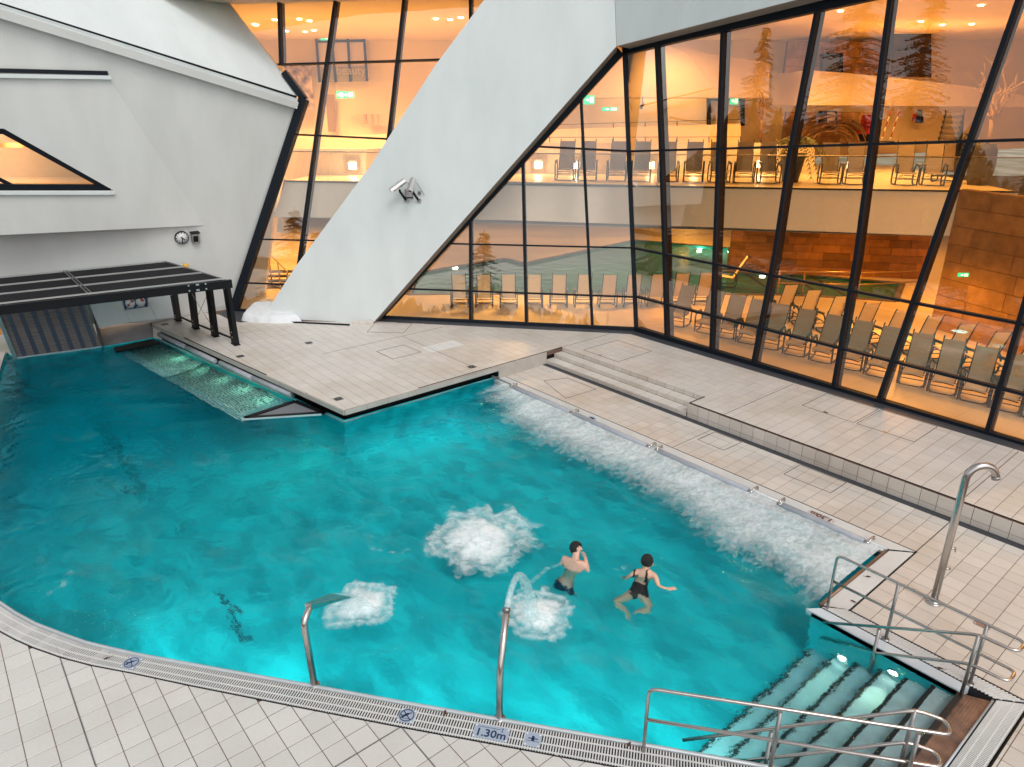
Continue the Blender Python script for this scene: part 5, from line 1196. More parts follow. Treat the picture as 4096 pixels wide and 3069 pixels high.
# water spouts
edge_d = V3((.79, .61, 0)).normalized(); pooln = V3((-.61, .79, 0))
s1 = empty('water_spout', at(679, 1479, 0)); tag(s1, 'flat fan-shaped steel water spout, left of the two at the front pool edge', 'water spout', 'steel water spouts')
pl1 = (s1.location.copy(), V3((edge_d.x, edge_d.y, 0)))
inv = lambda p: p - s1.location
k1, k2, tipa = hit(656, 1345, pl1), hit(672, 1308, pl1), hit(735, 1287, pl1)
prs = [V3((0, 0, 0)), inv(k1), inv(k1).lerp(inv(k2), .6) + V3((0, 0, .02)), inv(k2)]
b = MB(); b.tube(rounded(prs, .1, 4), .045, 14); b.build('pole', STEEL, s1)
a_, c_ = inv(k2), inv(tipa); a_ = a_ - (c_ - a_) * .1
up_ = V3((0, 0, 1)); b = MB(); w0, w1, h0, h1 = .042, .16, .045, .014
vs = [a_ + edge_d * w0 + up_ * h0, a_ - edge_d * w0 + up_ * h0, a_ - edge_d * w0 - up_ * h0, a_ + edge_d * w0 - up_ * h0, c_ + edge_d * w1 + up_ * h1, c_ - edge_d * w1 + up_ * h1, c_ - edge_d * w1 - up_ * h1, c_ + edge_d * w1 - up_ * h1]
b.add(vs, [(0, 1, 2, 3), (7, 6, 5, 4), (0, 4, 5, 1), (1, 5, 6, 2), (2, 6, 7, 3), (3, 7, 4, 0)]); b.build('fan_nozzle', STEEL, s1, bevel=.006)
b = MB(); b.lathe([(0, .012), (.07, .012), (.075, 0)], 14); b.build('base_flange', STEELD, s1)
s2 = empty('water_spout', at(1079, 1551, 0)); tag(s2, 'slim round steel water spout, right of the two at the front pool edge', 'water spout', 'steel water spouts')
pl2 = (s2.location.copy(), V3((edge_d.x, edge_d.y, 0)))
g1, g2 = hit(1080, 1449, pl2), hit(1094, 1318, pl2); inv2 = lambda p: p - s2.location
b = MB(); b.tube(rounded([V3((0, 0, 0)), inv2(g1), inv2(g2)], .12, 4), .044, 16); b.build('pole', STEEL, s2)
b = MB(); dd = (inv2(g2) - inv2(g1)).normalized(); b.tube([inv2(g2) - dd * .02, inv2(g2) + dd * .03], .05, 16); b.build('nozzle', STEELD, s2)
b = MB(); b.lathe([(0, .012), (.07, .012), (.075, 0)], 14); b.build('base_flange', STEELD, s2)
JET = D.materials.new('falling_water'); JET.use_nodes = True; nt = JET.node_tree; bb = nt.nodes['Principled BSDF']; bb.inputs['Base Color'].default_value = (.80, .93, .95, 1); bb.inputs['Roughness'].default_value = .12
nz = nt.nodes.new('ShaderNodeTexNoise'); nz.inputs['Scale'].default_value = 14; mp = nt.nodes.new('ShaderNodeMapping'); mp.inputs['Scale'].default_value = (1, 1, .15); gg = nt.nodes.new('ShaderNodeNewGeometry'); nt.links.new(gg.outputs['Position'], mp.inputs['Vector']); nt.links.new(mp.outputs[0], nz.inputs['Vector'])
mr = nt.nodes.new('ShaderNodeMapRange'); mr.inputs['From Min'].default_value = .35; mr.inputs['From Max'].default_value = .75; mr.inputs['To Min'].default_value = .22; mr.inputs['To Max'].default_value = .5; nt.links.new(nz.outputs[0], mr.inputs['Value']); nt.links.new(mr.outputs[0], bb.inputs['Alpha'])
def arc(p0, p1, h, n=14):
    p0, p1 = V3(p0), V3(p1); out = []
    for i in range(n + 1): t = i / n; q = p0.lerp(p1, t); q.z = p0.z * (1 - t) + p1.z * t + 4 * h * t * (1 - t); out.append(q)
    return out
land2 = at(1150, 1338, WZ); b = MB(); P = arc(g2 + dd * .02, land2, .62); b.tube(P, [.040] * 5 + [.05, .055, .06, .065, .07, .08, .09, .1, .11, .12], 14); o = b.build('water_jet', JET); tag(o, 'arching stream of water leaving the slim round spout', 'water jet')
land1 = at(775, 1312, WZ); b = MB(); P = arc(tipa, land1, .12); vs = []
for i, p in enumerate(P):
    w = .15 + .18 * i / 14
    for j in range(9): s = j / 4 - 1; vs.append(p + edge_d * s * w + V3((0, 0, -.02 * s * s)))
b.add(vs, [(i * 9 + j, i * 9 + j + 1, i * 9 + j + 10, i * 9 + j + 9) for i in range(14) for j in range(8)], True); o = b.build('water_jet', JET); tag(o, 'thin sheet of water falling from the fan-shaped spout', 'water jet')
# poolside rollers (grey cushions on steel arms)
def roller(label, p0, p1, r, group, arms=True):
    root = empty('poolside_roller'); tag(root, label, 'roller', group); d = (p1 - p0).normalized()
    b = MB(); b.tube([p0, p0 + d * .01, p1 - d * .01, p1], [r * .8, r, r, r * .8], 14); b.build('cushion', RUBBER, root)
    if arms:
        for e, s in ((p0, -1), (p1, 1)):
            b = MB(); b.tube([e, e + d * s * .09], r * .55, 12); b.build('end_cap', STEEL, root)
            b = MB(); q = e + d * s * .07; b.tube(rounded([q, q + V3((0, .1, .07)), q + V3((0, .22, .05)), q + V3((0, .22, -.02))], .06, 4), .018, 8); b.build('bracket', STEEL, root)
            b = MB(); b.box(q + V3((0, .24, -.03)), (.09, .18, .012)); b.build('fixing_plate', STEELD, root)
vR = 11.46
rp = lambda ox, oy, s, x, y: hit(*zc(ox, oy, s, x, y), (V3((0, vR, 0)), V3((0, 1, 0))))
def onv(p): return V3((p.x, vR, .02))
segs = [(zc(1366, 1024, 1.618, 1120, 845), zc(2200, 1300, 2.4765, 215, 862)), (zc(2200, 1300, 2.4765, 255, 880), zc(2200, 1300, 2.4765, 985, 1193)), (zc(2200, 1300, 2.4765, 1100, 1240), zc(2200, 1300, 2.4765, 1995, 1628)), (zc(3200, 1700, 2.4765, -150, 780), zc(3200, 1700, 2.4765, 660, 1138))]
nm = ['farthest of the four grey poolside rollers, nearest the platform corner', 'second grey poolside roller counted from the platform corner', 'third grey poolside roller counted from the platform corner', 'nearest of the four grey poolside rollers, ending beside the step rail']
for (a, c), l in zip(segs, nm):
    A_, C_ = at(*a, .02), at(*c, .02); roller(l, onv(A_), onv(C_), .065, 'grey rollers along the jet side of the pool')
dsg = [((1030, 508), (1198, 588)), ((1207, 592), (1392, 682)), ((1424, 692), (1632, 790)), ((1642, 794), (1888, 898))]
nm = ['first grey roller under the platform edge, nearest the steel wall', 'second grey roller under the left platform edge', 'third grey roller under the left platform edge', 'fourth grey roller under the platform edge, with white end cap']
for (a, c), l in zip(dsg, nm):
    roller(l, at(*crop('d', *a), .10), at(*crop('d', *c), .10), .075, 'grey rollers under the platform edge', False)
b = MB(); e = at(*crop('d', 1893, 899), .10); b.tube([e - V3((.02, 0, 0)), e + V3((.06, 0, 0))], .05, 12); o = b.build('roller_end_cap', STEEL); tag(o, 'shiny end cap of the roller under the platform edge', 'end cap')
# black mesh triangle lying at the water line, and dark ledge at the far end
tp = [at(x, y, .0) for x, y in ((529, 904), (638, 868), (701, 893))]
b = MB(); b.prism(tp, (0, 0, -.02)); mt = b.build('mesh_platform', mat('grey_mesh_infill', (.2, .21, .23), .6, noise_amt=.3, noise_scale=50)); tag(mt, 'triangular black-framed mesh shelf at the water line below the platform', 'mesh shelf')
b = MB(); [b.bar(tp[i] + V3((0, 0, .01)), tp[(i + 1) % 3] + V3((0, 0, .01)), .13, .04) for i in range(3)]; b.build('frame', BLACK, mt)
b = MB(); b.bar(tp[0] + V3((0, -.08, .0)), tp[2] + V3((0, -.08, .0)), .05, .05); b.build('white_edge', LIP, mt)
tp = [at(x, y, .0) for x, y in ((245, 751), (330, 732), (345, 740), (250, 758))]
b = MB(); b.prism(tp, (0, 0, -.1)); o = b.build('underwater_shelf', BLACK); tag(o, 'dark sunken shelf at the foot of the steel end wall', 'shelf')
# small plates on the decks
def plate_on(label, name, x, y, z, w, h, ax, m, cat='drain cover', group=None, frame=True):
    r = empty(name, at(x, y, z)); r.rotation_euler = (0, 0, ax); tag(r, label, cat, group)
    b = MB(); b.box((0, 0, .004), (w, h, .006)); b.build('plate', m, r)
    return r
for (x, y, l) in (((296, 638), 0, 'small square drain cover on the platform in front of the canopy posts'),):
    pass
for (x, y, l) in ((356, 701, 'small dark drain cover beside the canopy, nearest the wall'), (667, 741, 'small dark drain cover in the middle of the far platform paving'), (519, 770, 'small dark drain cover near the left platform edge'), (1019, 793, 'small dark drain cover near the right platform edge beside the white patch'), (731, 862, 'small dark drain cover near the outer platform corner')):
    r = plate_on(l, 'drain_cover', x, y, T, .2, .2, 0, DRAIN, 'drain cover', 'small drain covers on the platform')
    b = MB(); b.bar((-.1, -.1, .009), (.1, .1, .009), .012, .003); b.bar((-.1, .1, .009), (.1, -.1, .009), .012, .003); b.build('grille_cross', STEELD, r)
r = plate_on('patch of newer paler tiles at the right edge of the platform', 'pale_tile_patch', 952, 745, T, .01, .01, 0, TILE_F, 'tile patch')
wt = mat('pale_new_tile', (.74, .74, .72), .4)
for i in range(4):
    for j in range(2):
        o = D.objects.new('tile', tile_mesh(.293, .293, .006, wt, 'new')); COL.objects.link(o); o.parent = r; p = at(975, 755, T); pu = -14.6 + round((p.x + 14.6) / .3) * .3 - .15; pv_ = 14.16 + round((p.y - 14.16) / .3) * .3 - .15
        o.location = V3((pu - .3 * j - .0, pv_ + .3 * (i - 1), T + .0025)) - r.location
# printed plates on the gutter
def gplate(label, x, y, w, h, zup=.008, rot=None):
    r = empty('pool_sign', at(x, y, zup)); tag(r, label, 'sign plate', 'printed sign plates on the pool edge')
    r.rotation_euler = (0, 0, math.atan2(.61, .79) if rot is None else rot)
    b = MB(); b.box((0, 0, 0), (w, h, .006)); b.build('plate', SIGNP, r)
    for sx in (-1, 1):
        for sy in (-1, 1): b = MB(); b.lathe([(0, .005), (.010, .005), (.012, .003)], 8, (sx * (w / 2 - .02), sy * (h / 2 - .02), 0)); b.build('rivet', WHITEP, r)
    return r
def nodive(x, y, label, rot=None, s=1):
    r = gplate(label, x, y, .21 * s, .21 * s, rot=rot); R_ = .088 * s
    P = [V3((math.cos(t) * R_, math.sin(t) * R_, .0055)) for t in np.linspace(0, 2 * math.pi, 29)[:-1]]; b = MB(); b.tube(P, .006, 5, closed=True); b.build('ring', NAVY, r)
    b = MB(); b.bar((-R_ * .7, R_ * .7, .0055), (R_ * .7, -R_ * .7, .0055), .012, .003); b.build('slash', NAVY, r)
    b = MB(); b.lathe([(0, .006), (.017, .006), (.017, .003)], 10, (-.045, -.035, 0)); b.bar((-.04, -.02, .0055), (.015, .03, .0055), .03, .003); b.bar((.01, .03, .0055), (.05, .05, .0055), .014, .003); b.bar((-.03, -.03, .0055), (-.075, -.0, .0055), .012, .003); b.build('diver_figure', NAVY, r)
    b = MB()
    for i in range(6): b.bar((-.07 + i * .024, -.052 + .006 * (i % 2), .005), (-.046 + i * .024, -.052 + .006 * ((i + 1) % 2), .005), .005, .002)
    b.build('wave_line', NAVY, r)
    return r
nodive(284, 1432, 'no-diving pictogram plate on the curved gutter at the left'); nodive(879, 1546, 'no-diving pictogram plate on the gutter between the two spouts')
r = gplate('depth plate reading 1.30m on the gutter right of the slim spout', 1061, 1583, .44, .20)
text_mesh('1.30m', .155, NAVY, r, (-.0, -.025, .004), bold=.003)
b = MB()
for i in range(12): b.bar((-.18 + i * .024, .06 + .006 * (i % 2), .0045), (-.156 + i * .024, .06 + .006 * ((i + 1) % 2), .0045), .005, .002)
b.build('wave_line', NAVY, r); b = MB(); b.bar((.13, .03, .0045), (.13, .08, .0045), .007, .002); b.prism([(.13, .02, .0045), (.118, .037, .0045), (.142, .037, .0045)], (0, 0, .001)); b.prism([(.13, .09, .0045), (.118, .073, .0045), (.142, .073, .0045)], (0, 0, .001)); b.build('depth_arrow', NAVY, r)
r = gplate('non-swimmer pictogram plate on the gutter right of the depth plate', 1151, 1598, .2, .2)
b = MB(); b.lathe([(0, .006), (.018, .006), (.018, .003)], 10, (0, .035, 0)); b.bar((0, .02, .0045), (0, -.025, .0045), .036, .002); b.bar((-.06, .012, .0045), (.06, .012, .0045), .014, .002); b.build('swimmer_figure', NAVY, r)
b = MB()
for i in range(7): b.bar((-.08 + i * .023, -.028 + .006 * (i % 2), .0045), (-.057 + i * .023, -.028 + .006 * ((i + 1) % 2), .0045), .005, .002)
b.build('wave_line', NAVY, r)
r = gplate('brownish depth plate reading 1.30m upside down on the far gutter', 1774, 1116, .5, .16, rot=math.pi); r.children[0].data.materials[0] = mat('pale_plate', (.5, .48, .47), .4)
text_mesh('1.30m', .17, mat('brown_print', (.10, .04, .03), .6), r, (0, 0, .004), bold=.006)
r = gplate('small no-diving plate on the far gutter near the second roller', zc(2200, 1300, 2.4765, 415, 925)[0], zc(2200, 1300, 2.4765, 415, 925)[1], .22, .16, rot=0); b = MB(); b.box((0, 0, .005), (.13, .09, .003)); b.build('pictogram', NAVY, r)
r = gplate('small brown print plate on the deck behind the looped rail end', z4(1795, 245)[0], z4(1795, 245)[1], .2, .12, rot=0); r.children[0].data.materials[0] = mat('brown_plate', (.30, .17, .13), .5)
# leaves and debris
for k, (x, y) in enumerate(((232, 1422), (961, 1541), (1875, 1246), (2032, 1444), (1358, 1609), (1845, 1300))):
    r = empty('fallen_leaf', at(x, y, .012), random.uniform(0, 6)); tag(r, ['brown leaf on the curved gutter at the left', 'dark red leaf on the pool lip left of the slim spout', 'small brown leaf on the gutter near the far corner', 'dark leaf on the grate beside the right rail', 'tiny leaf on the front gutter before the near handrail', 'small brown leaf on the deck gutter below the far corner'][k], 'leaf')
    b = MB(); b.add([(-.045, 0, 0), (-.01, .02, .01), (.04, .012, .004), (.05, -.004, .012), (.0, -.022, .002)], [(0, 1, 2, 3, 4)]); b.build('blade', LEAFM, r); b = MB(); b.bar((-.045, 0, .002), (-.075, .006, .004), .005, .004); b.build('stalk', LEAFM, r)
# snow heap at the pillar foot
def snow():
    c = at(585, 680, T); n = 70; b = MB(); vs = []; 
    polyS = [(p.x, p.y) for p in (at(x, y, T) for x, y in ((521, 693), (535, 678), (560, 662), (580, 650), (592, 662), (602, 678), (640, 690), (655, 697), (600, 698), (560, 697)))]
    xs_ = [p[0] for p in polyS]; ys_ = [p[1] for p in polyS]
    X, Y = np.meshgrid(np.linspace(min(xs_) - .2, max(xs_) + .2, n), np.linspace(min(ys_) - .2, max(ys_) + .2, n), indexing='ij'); m = inside(polyS, X, Y).astype(float)
    for _ in range(4):
        m = (m + np.roll(m, 1, 0) + np.roll(m, -1, 0) + np.roll(m, 1, 1) + np.roll(m, -1, 1)) / 5
    Z = np.clip(m * 1.5 - .35 + (fnoise(X, Y, .25, 4, 3) - .5) * .5, -.2, 1.2) * .22
    tall = np.exp(-(((X - at(583, 672, T).x) / .6) ** 2 + ((Y - at(583, 672, T).y) / .6) ** 2)); Z = Z * (1 + .5 * tall)
    b.add([(x, y, T - .01 + z) for x, y, z in zip(X.ravel(), Y.ravel(), Z.ravel())], [(i * n + j, (i + 1) * n + j, (i + 1) * n + j + 1, i * n + j + 1) for i in range(n - 1) for j in range(n - 1) if Z[i, j] > -.03], True)
    o = b.build('snow_heap', SNOW); tag(o, 'heap of old snow at the foot of the leaning white pillar', 'snow')
snow()

# underwater massage bench of parallel steel tubes beside the platform
mbk = MB(); mbk.poly([at(*crop('d', 735, 622), -.62), at(*crop('d', 1572, 1097), -.62), at(*crop('d', 1908, 947), -.62), at(*crop('d', 980, 542), -.62)])
mb = empty('underwater_bench'); mbk.build('dark_tray', mat('dark_tray', (.01, .06, .055), .6), mb); tag(mb, 'submerged bench of pale parallel tubes glowing green below the platform edge', 'bench')
zb_ = -.42
oA, oB = at(*crop('d', 740, 625), -.30), at(*crop('d', 1570, 1092), -.30); iA, iB = at(*crop('d', 985, 545), -.30), at(*crop('d', 1905, 945), -.30)
BT = mat('pale_tube', (.72, .85, .80), .4)
for k in range(22):
    t = k / 21; a, c = oA.lerp(iA, t), oB.lerp(iB, t); sag = .10 * math.sin(math.pi * t)
    for (f0, f1) in ((0, .46), (.475, 1)):
        b = MB(); b.tube([V3((*a.lerp(c, f0).xy, zb_ - sag)), V3((*a.lerp(c, f1).xy, zb_ - sag))], .019, 6); b.build('tube', BT, mb)
for f in (0, .47, 1): b = MB(); p0, p1 = oA.lerp(oB, f), iA.lerp(iB, f); b.bar((p0.x, p0.y, zb_ - .1), (p1.x, p1.y, zb_ - .1), .06, .05); b.build('cross_bar', STEELD, mb)

# ================================================================== FOAM
def foam_mat(name, thr, soft, scale, stretch=(1, 1, 1)):
    m = D.materials.new(name); m.use_nodes = True; nt = m.node_tree; N = nt.nodes; L = nt.links; b = N['Principled BSDF']
    b.inputs['Base Color'].default_value = (.88, .955, .965, 1); b.inputs['Roughness'].default_value = .6
    at_ = N.new('ShaderNodeAttribute'); at_.attribute_name = 'dens'
    geo = N.new('ShaderNodeNewGeometry'); mp = N.new('ShaderNodeMapping'); mp.inputs['Scale'].default_value = stretch; L.new(geo.outputs['Position'], mp.inputs['Vector'])
    n1 = N.new('ShaderNodeTexNoise'); n1.inputs['Scale'].default_value = scale; n1.inputs['Detail'].default_value = 8; n1.inputs['Roughness'].default_value = .62; n1.inputs['Distortion'].default_value = .8; L.new(mp.outputs[0], n1.inputs['Vector'])
    a = N.new('ShaderNodeMath'); a.operation = 'ADD'; L.new(n1.outputs['Fac'], a.inputs[0]); L.new(at_.outputs['Fac'], a.inputs[1])
    mr = N.new('ShaderNodeMapRange'); mr.inputs['From Min'].default_value = thr; mr.inputs['From Max'].default_value = thr + soft; L.new(a.outputs[0], mr.inputs['Value']); L.new(mr.outputs[0], b.inputs['Alpha'])
    bp = N.new('ShaderNodeBump'); bp.inputs['Strength'].default_value = .3; bp.inputs['Distance'].default_value = .05; L.new(n1.outputs['Fac'], bp.inputs['Height']); L.new(bp.outputs[0], b.inputs['Normal'])
    return m
def foam(name, label, X, Y, dens, hgt, m):
    nx, ny = X.shape; keep = dens > -.55
    idx = -np.ones(X.shape, int); idx[keep] = np.arange(keep.sum()); V = np.stack([X[keep], Y[keep], WZ + hgt[keep]], 1)
    q = (idx[:-1, :-1] >= 0) & (idx[1:, :-1] >= 0) & (idx[1:, 1:] >= 0) & (idx[:-1, 1:] >= 0)
    F = np.stack([idx[:-1, :-1][q], idx[1:, :-1][q], idx[1:, 1:][q], idx[:-1, 1:][q]], 1)
    me = D.meshes.new(name); me.from_pydata(V.tolist(), [], F.tolist()); me.polygons.foreach_set('use_smooth', [True] * len(F))
    at_ = me.attributes.new('dens', 'FLOAT', 'POINT'); at_.data.foreach_set('value', dens[keep].astype(np.float32)); me.update(); me.materials.append(m)
    o = D.objects.new(name, me); COL.objects.link(o); tag(o, label, 'foam', kind='stuff'); return o
FM1 = foam_mat('jet_foam', .52, 1.0, 9, (1.2, .7, 1)); FM2 = foam_mat('splash_foam', .56, .85, 7)
FM3 = foam_mat('ripple_veil', .50, 1.3, 1.9, (.75, 1.5, 1)); FM3.node_tree.nodes['Principled BSDF'].inputs['Base Color'].default_value = (.30, .88, .92, 1)  # pale veil imitating the lighter ripple streaks on the water
s = .09; X, Y = np.meshgrid(np.arange(-24, -3.0, s), np.arange(-.8, 11.4, s), indexing='ij')
A_v = math.radians(38); dv_ = (fnoise(X * math.cos(A_v) * .5 + Y * math.sin(A_v) * .5, -X * math.sin(A_v) + Y * math.cos(A_v), .9, 4, 77) - .62) * .8; dv_ = np.where(inside(pool, X, Y), dv_, -1); dv_ = np.where(X < -14.9, dv_ - .08, dv_)
dv_ = dv_ + .10 * np.exp(-(((X + 5.2) / 1.8) ** 2 + ((Y - 5.2) / 1.1) ** 2)); dv_ = np.where((X > -4.0) & (Y < 9), dv_ - np.clip((X + 4) / .8, 0, 1), dv_)
foam('ripple_veil', 'pale streaks imitating ripple light across the whole pool', X, Y, dv_, np.full(X.shape, -.035), FM3)
s = .05; X, Y = np.meshgrid(np.arange(-14.6, -3.82, s), np.arange(8.7, 11.56, s), indexing='ij')
inner = 9.95 - np.clip((X + 13) / 6, 0, 1) * .35 + (fnoise(X, Y * .3, 1.4, 3, 21) - .5) * .9 - np.clip((X + 6.5) / 3, 0, 1) * .15 + np.clip((-12.2 - X) / 2, 0, 1) * .9
dens = np.clip((Y - inner) / .95, -1, 1) * .62 + .02 + (fnoise(X * 1.6, Y * .35, .5, 4, 91) - .5) * .35; dens -= np.clip((Y - 11.42) / .12, 0, 1) * .15; dens -= np.clip((-14.0 - X) / .5, 0, 1) * .6
hg = .035 + np.clip(dens + .2, 0, 1) * (.02 + fnoise(X * 1.2, Y, .18, 4, 23) * .05)
foam('jet_foam', 'broad band of white churning foam along the roller side of the pool', X, Y, dens, hg, FM1)
def splash(label, cx, cy_, r, seed, mound=.12, el=1.0):
    n = 130; X, Y = np.meshgrid(np.linspace(cx - r * 2.8, cx + r * 2.8, n), np.linspace(cy_ - r * 2.8, cy_ + r * 2.8, n), indexing='ij')
    dx, dy = (X - cx), (Y - cy_); R = np.hypot(dx, dy) / r; A_ = np.arctan2(dy, dx)
    rr_ = R / (1 + (fnoise(np.cos(A_) * 2 + 5, np.sin(A_) * 2 + 5, .9, 3, seed) - .5) * .45) + (fnoise(X, Y, r * .45, 4, seed + 9) - .5) * .55
    dens = .80 - np.clip(rr_ - .45, 0, 9) * .95 + (fnoise(np.cos(A_) * 3 + 7, np.sin(A_) * 3 + 7, .35, 3, seed + 4) - .5) * .3 * np.clip(rr_, 0, 1); ring = np.exp(-((rr_ - 1.05) / .14) ** 2) * .16; hole = np.exp(-((rr_ - .84) / .12) ** 2) * .14
    dens = dens + ring - hole; 
    hg = .025 + mound * .6 * np.exp(-(R / .6) ** 2) * (.8 + .4 * fnoise(X, Y, r * .2, 4, seed + 2)) + .03 * np.exp(-((rr_ - 1.05) / .15) ** 2) + fnoise(X, Y, .15, 3, seed + 5) * .02
    foam('splash_foam', label, X, Y, dens, hg, FM2)
p = at(1035, 1165, WZ); splash('largest round boil of white foam in the middle of the pool', p.x, p.y, .80, 31, .14)
p = at(787, 1310, WZ); splash('white splash below the fan-shaped spout', p.x, p.y, .46, 41, .10)
p = at(1165, 1330, WZ); splash('white splash where the slim spout lands beside the swimming man', p.x, p.y, .46, 51, .10)
def wisps(label, pts, w, d0, seed):
    xs_ = [at(*p, WZ) for p in pts]; x0, x1 = min(p.x for p in xs_) - w * 2, max(p.x for p in xs_) + w * 2; y0, y1 = min(p.y for p in xs_) - w * 2, max(p.y for p in xs_) + w * 2
    X, Y = np.meshgrid(np.arange(x0, x1, .04), np.arange(y0, y1, .04), indexing='ij'); dm = np.full(X.shape, 9.0)
    for a, c in zip(xs_[:-1], xs_[1:]):
        d = c - a; t = np.clip(((X - a.x) * d.x + (Y - a.y) * d.y) / max(1e-6, d.x ** 2 + d.y ** 2), 0, 1); dm = np.minimum(dm, np.hypot(X - a.x - t * d.x, Y - a.y - t * d.y))
    dens = d0 - dm / w * .35; hg = .034 + fnoise(X, Y, .2, 3, seed) * .02
    foam('foam_wisps', label, X, Y, dens, hg, FM2)
wisps('pale foam trail drifting at the left of the pool', [(110, 1285), (135, 1270), (155, 1245), (150, 1235)], .22, .12, 3)
wisps('faint foam streak beside the far left pool wall', [(20, 1155), (60, 1140), (140, 1118)], .3, .02, 4)
wisps('thin foam wake running left behind the swimming man', [(1105, 1290), (1150, 1262), (1185, 1232), (1215, 1222)], .10, .20, 5)
wisps('foam wake around the swimming woman on her left', [(1335, 1235), (1352, 1228), (1368, 1232)], .16, .16, 6)
wisps('thin froth around the shoulders of the swimming man', [(1215, 1222), (1222, 1240), (1262, 1226), (1272, 1216)], .10, .10, 15)
wisps('thin froth around the arms of the swimming woman', [(1352, 1240), (1372, 1232), (1420, 1250), (1440, 1262)], .09, .08, 16)
wisps('short foam flecks right of the swimming woman', [(1425, 1195), (1455, 1222), (1490, 1250)], .14, .08, 7)
wisps('foam crumbs left of the central boil', [(800, 1150), (800, 1190), (860, 1200), (930, 1170), (960, 1110), (1010, 1085)], .16, .10, 8)
wisps('loose foam flecks before the submerged jets', [(905, 925), (960, 905), (1010, 880), (1040, 870)], .18, .06, 9)

# ================================================================== PEOPLE
SKIN = mat('skin', (.80, .46, .34), .5, noise_amt=.12, noise_scale=12)
SKINW = mat('skin_woman', (.80, .48, .33), .5, noise_amt=.12, noise_scale=12)
HAIR = mat('dark_hair', (.012, .009, .008), .5, noise_amt=.5, noise_scale=60, bump=1, bump_scale=90)
SHORTS = mat('navy_swim_shorts', (.006, .018, .06), .7, noise_amt=.3, noise_scale=20)
SUIT = mat('dark_swimsuit', (.035, .012, .012), .6, noise_amt=.3, noise_scale=30)
def skin_body(name, J, E, rad, m, label):
    me = D.meshes.new(name); keys = list(J); me.from_pydata([tuple(J[k]) for k in keys], [(keys.index(a), keys.index(c)) for a, c in E], []); me.update()
    o = D.objects.new(name, me); COL.objects.link(o); o.modifiers.new('s', 'SKIN')
    me.skin_vertices.new() if not me.skin_vertices else None
    sv = me.skin_vertices[0].data
    for i, k in enumerate(keys):
        r = rad[k]; sv[i].radius = r if isinstance(r, tuple) else (r, r); sv[i].use_root = (k == 'pelvis')
    ss = o.modifiers.new('u', 'SUBSURF'); ss.levels = 2; ss.render_levels = 2
    dg = bpy.context.evaluated_depsgraph_get(); dg.update(); nm_ = D.meshes.new_from_object(o.evaluated_get(dg)); o.modifiers.clear(); o.data = nm_
    nm_.materials.clear(); nm_.materials.append(m); nm_.polygons.foreach_set('use_smooth', [True] * len(nm_.polygons)); tag(o, label, 'person'); return o
def shell(body, name, test, off, m, sharp=None):
    src = body.data; vmap = {}; b = MB(); fs = []
    for f in src.polygons:
        if test(f.center):
            fs.append([vmap.setdefault(v, len(vmap)) for v in f.vertices])
    vs = [None] * len(vmap)
    for v, i in vmap.items(): p = src.vertices[v]; vs[i] = p.co + p.normal * off
    if not fs: return None
    b.add(vs, fs, True); return b.build(name, m, body)
wz_ = lambda x, y, z: at(*zc(2100, 2100, 3.16, x, y), z)
def hand(J, E, R, w, tip, nm, up=V3((0, 0, 1))):
    d = (tip - w).normalized(); sd = d.cross(up).normalized(); J[nm + 'p'] = w + d * .05; R[nm + 'p'] = (.036, .02); E.append((nm, nm + 'p'))
    for k, (s, l) in enumerate(((-.026, .068), (-.009, .08), (.009, .075), (.026, .06))):
        a = nm + 'f%d' % k; J[a] = w + d * .09 + sd * s; J[a + 't'] = w + d * (.09 + l) + sd * s * 1.4 - up * .012 * (k % 2 + 1); R[a] = .0095; R[a + 't'] = .007; E += [(nm + 'p', a), (a, a + 't')]
    J[nm + 'th'] = w + d * .06 + sd * .055; R[nm + 'th'] = .011; E.append((nm + 'p', nm + 'th'))
def head_pts(J, E, R, neck, hc_, face):
    """skull chain: neck -> skull base -> crown, plus jaw and nose towards the face direction"""
    up = (hc_ - neck).normalized(); face = (face - up * face.dot(up)).normalized()
    J['skullb'] = hc_ - up * .055; J['skull'] = hc_ + up * .01; J['crown'] = hc_ + up * .075; R['skullb'] = (.070, .074); R['skull'] = (.092, .100); R['crown'] = (.068, .072)
    J['jaw'] = hc_ - up * .075 + face * .055; R['jaw'] = .036; J['nose'] = hc_ - up * .012 + face * .105; R['nose'] = .013; J['brow'] = hc_ + up * .02 + face * .07; R['brow'] = .035
    E += [('neck', 'skullb'), ('skullb', 'skull'), ('skull', 'crown'), ('skullb', 'jaw'), ('skull', 'nose')]
    del J['brow'], R['brow']
    return up, face
# --- man
J = {}; R = {}; E = []
J['pelvis'] = wz_(500, 830, -.60); J['waist'] = wz_(545, 720, -.43); J['chest'] = wz_(600, 580, -.18); J['upper'] = wz_(628, 490, .0); J['neck'] = wz_(645, 435, .10)
R.update(pelvis=(.155, .12), waist=(.135, .10), chest=(.165, .11), upper=(.14, .085), neck=(.058, .058))
E += [('pelvis', 'waist'), ('waist', 'chest'), ('chest', 'upper'), ('upper', 'neck')]
hcm = wz_(650, 305, .22); faceM = (wz_(900, 330, .2) - hcm)
upM, fM = head_pts(J, E, R, J['neck'], hcm, faceM)
J['shL'] = wz_(505, 440, .0); J['elL'] = wz_(455, 560, -.26); J['wrL'] = wz_(500, 600, -.46)
J['shR'] = wz_(755, 510, .02); J['elR'] = wz_(800, 590, -.1); J['wrR'] = wz_(765, 440, .10)
for s_n in ('L', 'R'): R['sh' + s_n] = .078; R['el' + s_n] = .049; R['wr' + s_n] = .031; E += [('upper', 'sh' + s_n), ('sh' + s_n, 'el' + s_n), ('el' + s_n, 'wr' + s_n)]
